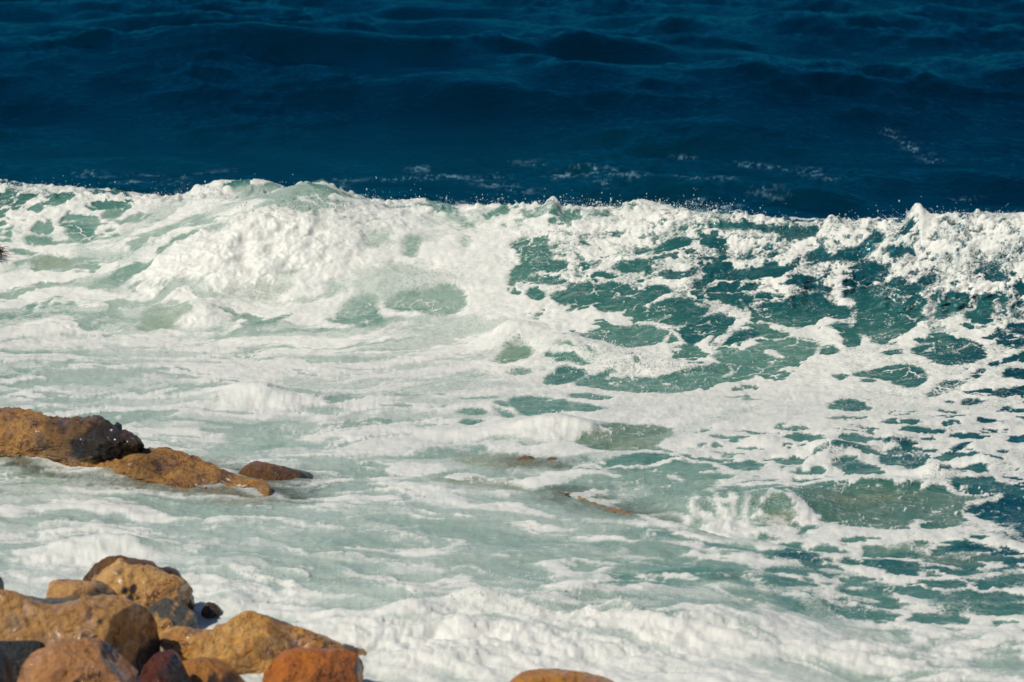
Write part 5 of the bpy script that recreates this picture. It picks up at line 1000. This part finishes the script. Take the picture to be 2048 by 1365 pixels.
SPRAY_SHORE = [(1.86,33.00,0.11,0.477,0.12,0.100,110,0.0020,0.0070),
(2.34,33.08,0.15,0.270,0.10,0.120,90,0.0020,0.0070),
(-0.68,29.41,0.23,0.354,0.20,0.100,30,0.0030,0.0100),
(0.06,29.27,0.30,0.350,0.20,0.120,50,0.0030,0.0110),
(0.76,29.03,0.29,0.358,0.20,0.100,30,0.0030,0.0100),
(-1.06,30.35,0.16,0.048,0.05,0.160,16,0.0030,0.0090),
(-0.16,30.11,0.18,0.048,0.05,0.140,14,0.0030,0.0090),
(0.14,30.19,0.18,0.056,0.06,0.140,16,0.0030,0.0090),
(-2.35,30.31,0.13,0.243,0.20,0.080,24,0.0030,0.0090),
(0.41,36.44,0.12,0.289,0.12,0.060,30,0.0020,0.0060),
(-0.09,29.14,0.26,0.925,0.30,0.130,1500,0.0020,0.0050),
(-1.03,29.34,0.20,0.356,0.20,0.100,400,0.0020,0.0050),
(0.87,28.91,0.26,0.458,0.20,0.100,500,0.0020,0.0050),
(-2.10,30.20,0.14,0.323,0.20,0.100,400,0.0020,0.0050),
(2.08,33.02,0.12,0.529,0.12,0.140,700,0.0015,0.0040)]
# ------------------------------------------------------------------ rocks
def rock_material(name, a, b, d, stripe=False, rough=0.42, coat=0.35, scale=1.0, dm=0.36):
    t = NT(name)
    O = t.obj()
    n1_ = t.noise(O, 3.2 * scale, 6, 0.62, 0.6); n2_ = t.noise(O, 14 * scale, 5, 0.65)
    col = t.mix(t.mapr(n1_, 0.34, 0.68), c4(*a), c4(*b))
    if stripe:
        w = t.n('ShaderNodeTexWave', wave_type='BANDS', bands_direction='X')
        mp = t.n('ShaderNodeMapping'); t.set(mp.inputs[0], O); mp.inputs['Rotation'].default_value = (0, math.radians(33), math.radians(8))
        t.set(w.inputs['Vector'], mp.outputs[0]); w.inputs['Scale'].default_value = 4.6; w.inputs['Distortion'].default_value = 2.6
        w.inputs['Detail'].default_value = 3; w.inputs['Detail Scale'].default_value = 1.6
        col = t.mix(t.math('MULTIPLY', t.mapr(w.outputs['Fac'], 0.5, 0.95), 0.28), col, c4(*d))
    col = t.mix(t.math('MULTIPLY', t.mapr(n2_, 0.50, 0.66), dm), col, c4(*d))
    pit = t.vor(O, 26 * scale); pitm = t.mapr(t.math('ADD', pit, t.math('MULTIPLY', n2_, 0.25)), 0.14, 0.24, 1.0, 0.0)
    col = t.mix(t.math('MULTIPLY', pitm, 0.7), col, c4(45, 32, 22))
    col = t.mix(t.attr('rust'), col, c4(160, 96, 46))
    col = t.mix(t.attr('grey'), col, c4(86, 90, 84))  # grey tone, also the painted shaded edge of the glinting rock
    col = t.mix(t.attr('dark'), col, c4(26, 26, 26))  # pits and wet patches, plus shade painted on right-hand sides
    OW = t.n('ShaderNodeVectorMath', operation='ADD'); t.set(OW.inputs[0], O)
    on = t.n('ShaderNodeTexNoise'); t.set(on.inputs['Vector'], O); on.inputs['Scale'].default_value = 5.0; on.inputs['Detail'].default_value = 4
    t.set(OW.inputs[1], t.scale(on.outputs['Color'], (0.6, 0.6, 0.6)))
    crack = t.vor(OW.outputs[0], 2.2 * scale, 'DISTANCE_TO_EDGE')
    crm = t.math('MULTIPLY', t.mapr(crack, 0.004, 0.03, 1.0, 0.0), t.mapr(n1_, 0.50, 0.62))
    col = t.mix(t.math('MULTIPLY', crm, 0.6), col, c4(34, 24, 16))
    grit = t.noise(O, 90 * scale, 3, 0.7)
    col = t.mix(t.mapr(grit, 0.35, 0.7, 0.0, 0.18), col, c4(*d))
    h = t.math('ADD', t.math('MULTIPLY', n2_, 0.045), t.math('MULTIPLY', t.noise(O, 60 * scale, 4, 0.7), 0.010))
    h = t.math('SUBTRACT', h, t.math('MULTIPLY', pitm, 0.012))
    h = t.math('SUBTRACT', h, t.math('MULTIPLY', crm, 0.03))
    nb = t.bump(h, 1.4, 1.0)
    wet = t.bump(t.math('ADD', t.math('MULTIPLY', t.noise(O, 34, 2, 0.5), 0.014), t.math('MULTIPLY', t.noise(O, 70, 2, 0.5), 0.006)), 1.0, 0.8)
    sh = t.bsdf(Base_Color=col, Roughness=t.mapr(n2_, 0.3, 0.7, rough - 0.12, rough + 0.15), Normal=nb, Coat_Weight=t.math('MULTIPLY', t.mapr(t.noise(O, 5.0, 5, 0.7), 0.47, 0.56), coat), Coat_Roughness=0.05, Coat_Normal=wet, Coat_IOR=1.55)
    t.set(t.out.inputs[0], sh)
    return t.m
RM = {
 'ledge': rock_material('ochre_rock', (212, 158, 88), (158, 110, 58), (70, 48, 26), dm=0.6, coat=0.8, scale=1.6),
 'tan': rock_material('tan_rock', (246, 194, 120), (230, 168, 92), (170, 122, 68), coat=0.8, scale=1.4),
 'tan2': rock_material('tan_grey_rock', (232, 180, 112), (204, 146, 82), (130, 92, 50), coat=0.35, scale=1.4),
 'golden': rock_material('golden_rock', (238, 184, 104), (206, 142, 66), (124, 82, 38), coat=0.8, scale=1.2),
 'pink': rock_material('pink_rock', (242, 187, 118), (215, 153, 85), (136, 90, 56), coat=0.35, scale=1.6),
 'striped': rock_material('banded_rock', (206, 154, 88), (184, 132, 70), (104, 70, 36), stripe=True, coat=0.9, scale=0.8),
 'brown': rock_material('brown_rock', (138, 96, 52), (110, 72, 38), (70, 46, 28), coat=0.5, scale=1.5),
 'brown2': rock_material('dull_brown_rock', (211, 144, 70), (170, 108, 48), (84, 54, 34), coat=0.5, scale=1.3),
 'red': rock_material('red_brown_rock', (212, 125, 41), (171, 91, 16), (98, 52, 24), coat=0.45, scale=1.0),
 'maroon': rock_material('maroon_rock', (120, 58, 36), (86, 40, 28), (46, 28, 24), coat=0.8, rough=0.3, scale=1.3),
 'orange': rock_material('orange_brown_rock', (214, 154, 98), (184, 122, 66), (110, 70, 38), coat=1.0, rough=0.34, scale=1.2),
 'orange2': rock_material('orange_rock', (225, 155, 62), (200, 123, 39), (128, 78, 36), coat=0.8, scale=1.2),
 'dark': rock_material('dark_brown_rock', (96, 76, 54), (64, 50, 38), (38, 32, 28), coat=0.6, scale=2.0),
 'grey': rock_material('grey_rock', (120, 122, 108), (96, 98, 88), (70, 70, 62), coat=0.3, scale=1.4),
 'slate': rock_material('slate_rock', (66, 70, 70), (48, 52, 54), (32, 34, 36), coat=0.4, scale=1.4),
 'black': rock_material('black_rock', (30, 30, 32), (22, 22, 24), (16, 16, 18), coat=0.4, scale=1.4)}

def make_rock(name, mat, D, poly, ctr, thick, disp, spots, cuts, N, M, parent=None, slant=0.0, nf=10):
    """boulder whose cross-section at distance D is the outline POLY (X, Z in metres); rounded front and back, then broken and weathered"""
    c = np.array(ctr)
    q = chaikin(poly, 2) - c
    q = np.concatenate([q, q[:1]]); sl_ = np.concatenate([[0], np.cumsum(np.linalg.norm(np.diff(q, axis=0), axis=1))])
    u = np.linspace(0, sl_[-1], N, endpoint=False)
    R = np.stack([np.interp(u, sl_, q[:, 0]), np.interp(u, sl_, q[:, 1])], 1) * (1.0 if slant else 1.11)
    area = 0.5 * np.sum(R[:, 0] * np.roll(R[:, 1], -1) - R[:, 1] * np.roll(R[:, 0], -1))
    if area < 0: R = R[::-1]
    ph = np.linspace(0, math.pi, M + 2)[1:-1][:, None]
    sr = np.sin(ph) ** 0.72
    cy = np.cos(ph)
    L = np.stack([sr * R[None, :, 0], -thick * np.sign(cy) * np.abs(cy) ** 0.85 + 0 * sr * R[None, :, 0], sr * R[None, :, 1]], -1).reshape(-1, 3)
    L = np.concatenate([L, [[0, -thick, 0], [0, thick, 0]]])
    o0 = np.array([c[0], D, c[1]])
    sd = int(abs(c[0] * 991 + D * 37)) % 900
    def normals(L):
        G = L[:M * N].reshape(M, N, 3)
        du = np.roll(G, -1, 1) - np.roll(G, 1, 1); dv = np.gradient(G, axis=0)
        n_ = np.cross(dv, du); n_ /= np.maximum(np.linalg.norm(n_, axis=2, keepdims=True), 1e-9)
        out = np.concatenate([n_.reshape(-1, 3), [[0, -1, 0], [0, 1, 0]]])
        if np.mean(np.sum(out * L, 1)) < 0: out = -out
        out[-2:] = [[0, -1, 0], [0, 1, 0]]
        return out
    V = L + o0
    n3 = lambda s, o_, k: fbm3(V[:, 0] * s, V[:, 1] * s, V[:, 2] * s, o_, k)
    g1_ = n3(4, 3, sd)
    L = L + normals(L) * (disp * g1_)[:, None]
    rr = np.random.default_rng(sd)
    allc = [(np.array(cn) / np.linalg.norm(cn), cd) for cn, cd in cuts]
    for _ in range(nf):
        cn = rr.normal(size=3) * (1, 1.2, 1); cn /= np.linalg.norm(cn)
        if cn[1] < 0.3: allc.append((cn, -rr.uniform(0.64, 0.88)))
    for cn, cd in allc:                                   # broken faces
        ext = L @ cn
        if cd < 0: cd = -cd * np.percentile(ext, 99.7)
        over = ext - cd - 0.15 * disp * g1_
        L = L - (np.maximum(over, 0) * 1.0)[:, None] * cn
    V = L + o0
    nr = normals(L)
    sn = np.array([0.45, -0.2, 0.87]); ly = (V @ sn) / (0.05 + 0.8 * disp) + 1.1 * g1_      # bedding: some layers stand proud, some weather back
    li = np.floor(ly).astype(int); fr = sstep(0.3, 0.7, ly - li)
    hv = np.random.default_rng(sd + 1).uniform(-1, 1, 977)
    bed = hv[li % 977] * (1 - fr) + hv[(li + 1) % 977] * fr
    g2_ = 1 - 2 * np.abs(n3(8, 4, sd + 5)); g3_ = n3(24, 4, sd + 9)
    L = L + nr * (disp * (0.42 * bed + 0.45 * g2_ + 0.44 * g3_))[:, None]
    L[:, 1] += slant * L[:, 0]
    V = L
    i = np.arange(M - 1)[:, None] * N; j = np.arange(N)[None, :]; j2 = (j + 1) % N
    F = np.stack([i + j, i + j2, i + N + j2, i + N + j], -1).reshape(-1, 4)
    k = np.arange(N); kt = M * N
    cap = np.concatenate([np.stack([k, np.full(N, kt), (k + 1) % N, (k + 1) % N], 1)[:, [0, 1, 2]], np.stack([(M - 1) * N + k, (M - 1) * N + (k + 1) % N, np.full(N, kt + 1)], 1)])
    me = bpy.data.meshes.new(name)
    me.from_pydata(V.tolist(), [], F.tolist() + cap.tolist())
    me.polygons.foreach_set('use_smooth', np.full(len(me.polygons), True))
    W = V + o0
    wr = 0.25 * fbm3(W[:, 0] * 14, W[:, 1] * 14, W[:, 2] * 14, 3, 77)
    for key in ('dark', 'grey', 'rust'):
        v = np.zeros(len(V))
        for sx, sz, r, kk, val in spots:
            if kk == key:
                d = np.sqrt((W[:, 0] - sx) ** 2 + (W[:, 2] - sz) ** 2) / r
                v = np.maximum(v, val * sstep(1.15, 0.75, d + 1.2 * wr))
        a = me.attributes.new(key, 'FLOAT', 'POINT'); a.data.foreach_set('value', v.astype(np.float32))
    me.update()
    me.materials.append(RM[mat])
    o = bpy.data.objects.new(name, me); C.objects.link(o)
    if parent is not None:
        o.parent = parent; o.location = Vector(o0) - parent.location
    else:
        o.location = o0
    return o
made = {}
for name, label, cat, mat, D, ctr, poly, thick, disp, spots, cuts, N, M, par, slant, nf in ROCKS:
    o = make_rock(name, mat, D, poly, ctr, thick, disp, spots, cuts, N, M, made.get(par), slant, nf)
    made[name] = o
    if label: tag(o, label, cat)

# ------------------------------------------------------------------ brown lip of the flooded shelf
def strip_rock(name, pts, hw, hh, label):
    """thin crooked lip of rock along a line of points (X, Y, Z)"""
    p = np.array(pts); n = 260
    s = np.linspace(0, len(p) - 1, n)
    q = np.stack([np.interp(s, np.arange(len(p)), p[:, i]) for i in range(3)], 1)
    o0 = q.mean(0)
    w = 0.45 + 0.75 * sstep(-0.5, 0.6, fbm2(q[:, 0] * 3.0, q[:, 1] * 0, 4, 5))
    w *= sstep(0, 0.06, s / s[-1]) * sstep(0, 0.10, 1 - s / s[-1])
    ang = np.linspace(0, 2 * math.pi, 14, endpoint=False)
    V = []
    for i in range(n):
        for a in ang:
            r = 1 + 0.35 * math.sin(3 * a + i * 0.3)
            V.append(q[i] + [0, hw * math.cos(a) * w[i] * r, hh * math.sin(a) * w[i] * r])
    V = np.array(V); V += 0.012 * np.stack([fbm3(V[:, 0] * 9, V[:, 1] * 9, V[:, 2] * 9, 3, 60 + i) for i in range(3)], 1)
    i = np.arange(n - 1)[:, None] * 14; j = np.arange(14)[None, :]
    F = np.stack([i + j, i + (j + 1) % 14, i + 14 + (j + 1) % 14, i + 14 + j], -1).reshape(-1, 4)
    o = mesh_obj(name, V - o0, F, RM['tan2'], None, {'dark': 0.25 * np.ones(len(V)), 'grey': np.zeros(len(V)), 'rust': np.zeros(len(V))})
    o.location = o0
    return tag(o, label, 'rock')
strip_rock('rock_lip', LIP, 0.10, 0.016, 'thin brown lip of drowned rock slanting through the foam right of the middle')

# ------------------------------------------------------------------ seaweed torn loose in the wave
def weed_material():
    t = NT('wet_brown_weed')
    col = t.mix(t.noise(t.obj(), 9.0, 4), c4(30, 20, 14), c4(92, 58, 36))
    t.set(t.out.inputs[0], t.bsdf(Base_Color=col, Roughness=0.3, Coat_Weight=0.4))
    return t.m
M_WEED = weed_material()
def weed(name, loc, n, length, label):
    V, F = [], []
    for b in range(n):
        a = random.uniform(-0.9, 0.9); up = random.uniform(-0.35, 0.6); L_ = length * random.uniform(0.4, 1.0); w = length * 0.05
        p = np.array([random.uniform(-0.5, 0.1) * length, random.uniform(-0.15, 0.1), random.uniform(-0.12, 0.12) * length])
        d = np.array([math.cos(a), -0.4 + 0.5 * math.sin(a), up]); base = len(V)
        for k in range(6):
            u = k / 5
            c = p + d * L_ * u + np.array([0, 0, -0.25 * L_ * u * u + 0.02 * math.sin(7 * u + b)])
            ww = w * (1 - 0.85 * u)
            for e in ((0, -ww, ww), (0, ww, ww * 0.3), (0, 0, -ww)): V.append(c + np.array(e))
        for k in range(5):
            for e in range(3):
                i0 = base + k * 3 + e; i1 = base + k * 3 + (e + 1) % 3
                F.append((i0, i1, i1 + 3, i0 + 3))
    o = mesh_obj(name, np.array(V), np.array(F), M_WEED); o.location = loc
    return tag(o, label, 'seaweed')
weed('seaweed_tuft', WEED, 60, 0.20, 'dark brown tuft of seaweed tumbling in the wave at the left edge')
weed('seaweed_scrap', SCRAP, 1, 0.07, 'tiny olive scrap of seaweed floating on the pale water over the shelf')

# ------------------------------------------------------------------ sand and rubble under the water, and the shore the camera looks from
def ground(name, x0, x1, y0, y1, nx, ny, fz, cols, label):
    xs, ys = np.meshgrid(np.linspace(x0, x1, nx), np.linspace(y0, y1, ny))
    zs = fz(xs, ys)
    i = np.arange(ny - 1)[:, None] * nx + np.arange(nx - 1)[None, :]
    F = np.stack([i, i + 1, i + nx + 1, i + nx], -1).reshape(-1, 4)
    t = NT(name); n_ = t.noise(t.pos(), 1.7, 6)
    t.set(t.out.inputs[0], t.bsdf(Base_Color=t.mix(t.mapr(n_, 0.35, 0.65), c4(*cols[0]), c4(*cols[1])), Roughness=0.7, Normal=t.bump(n_, 0.1)))
    o = mesh_obj(name, np.stack([xs, ys, zs], -1).reshape(-1, 3), F, t.m)
    return tag(o, label, kind='structure')
ground('seabed', -60, 60, 18, 90, 60, 60, lambda x, y: -1.6 - 0.02 * (y - 20) + 0.1 * np.sin(x * 1.3) * np.sin(y), ((120, 104, 76), (90, 78, 58)), 'sandy seabed under the water')
ground('shore', -60, 60, -40, 25.5, 120, 80, lambda x, y: np.minimum(6.0 - 0.262 * y, 6.0) + 0.12 * fbm2(x * 0.7, y * 0.7, 3, 9), ((120, 92, 62), (84, 66, 48)), 'rocky shore sloping down to the water')

# ------------------------------------------------------------------ flying drops
def drops_material():
    t = NT('water_drops')
    t.set(t.out.inputs[0], t.bsdf(Base_Color=c4(226, 232, 228), Roughness=0.12, IOR=1.33, Specular_IOR_Level=0.6))
    return t.m
M_DROP = drops_material()
bmx = bmesh.new(); bmesh.ops.create_icosphere(bmx, subdivisions=1, radius=1.0)
IV = np.array([v.co[:] for v in bmx.verts]); IF = np.array([[v.index for v in f.verts] for f in bmx.faces]); bmx.free()
def spray(name, zones, label):
    VV, FF, k = [], [], 0
    for (x, y, z, sx, sy, sz, n, r0, r1) in zones:
        for _ in range(n):
            c = np.array([x + sx * rng.normal() * 0.6, y + sy * rng.normal() * 0.6, z + sz * abs(rng.normal()) * 0.6])
            r = r0 * (r1 / r0) ** (rng.random() ** 2.2)
            st_ = np.array([1, 1, 1 + 0.8 * rng.random()]) * r
            VV.append(IV * st_ + c); FF.append(IF + k); k += len(IV)
    o = mesh_obj(name, np.concatenate(VV), np.concatenate(FF), M_DROP)
    return tag(o, label, kind='stuff')
spray('crest_spray', SPRAY_CREST, 'white drops of spray thrown up along the crest of the wave')
spray('shore_spray', SPRAY_SHORE, 'white drops of spray over the surf by the rocks')
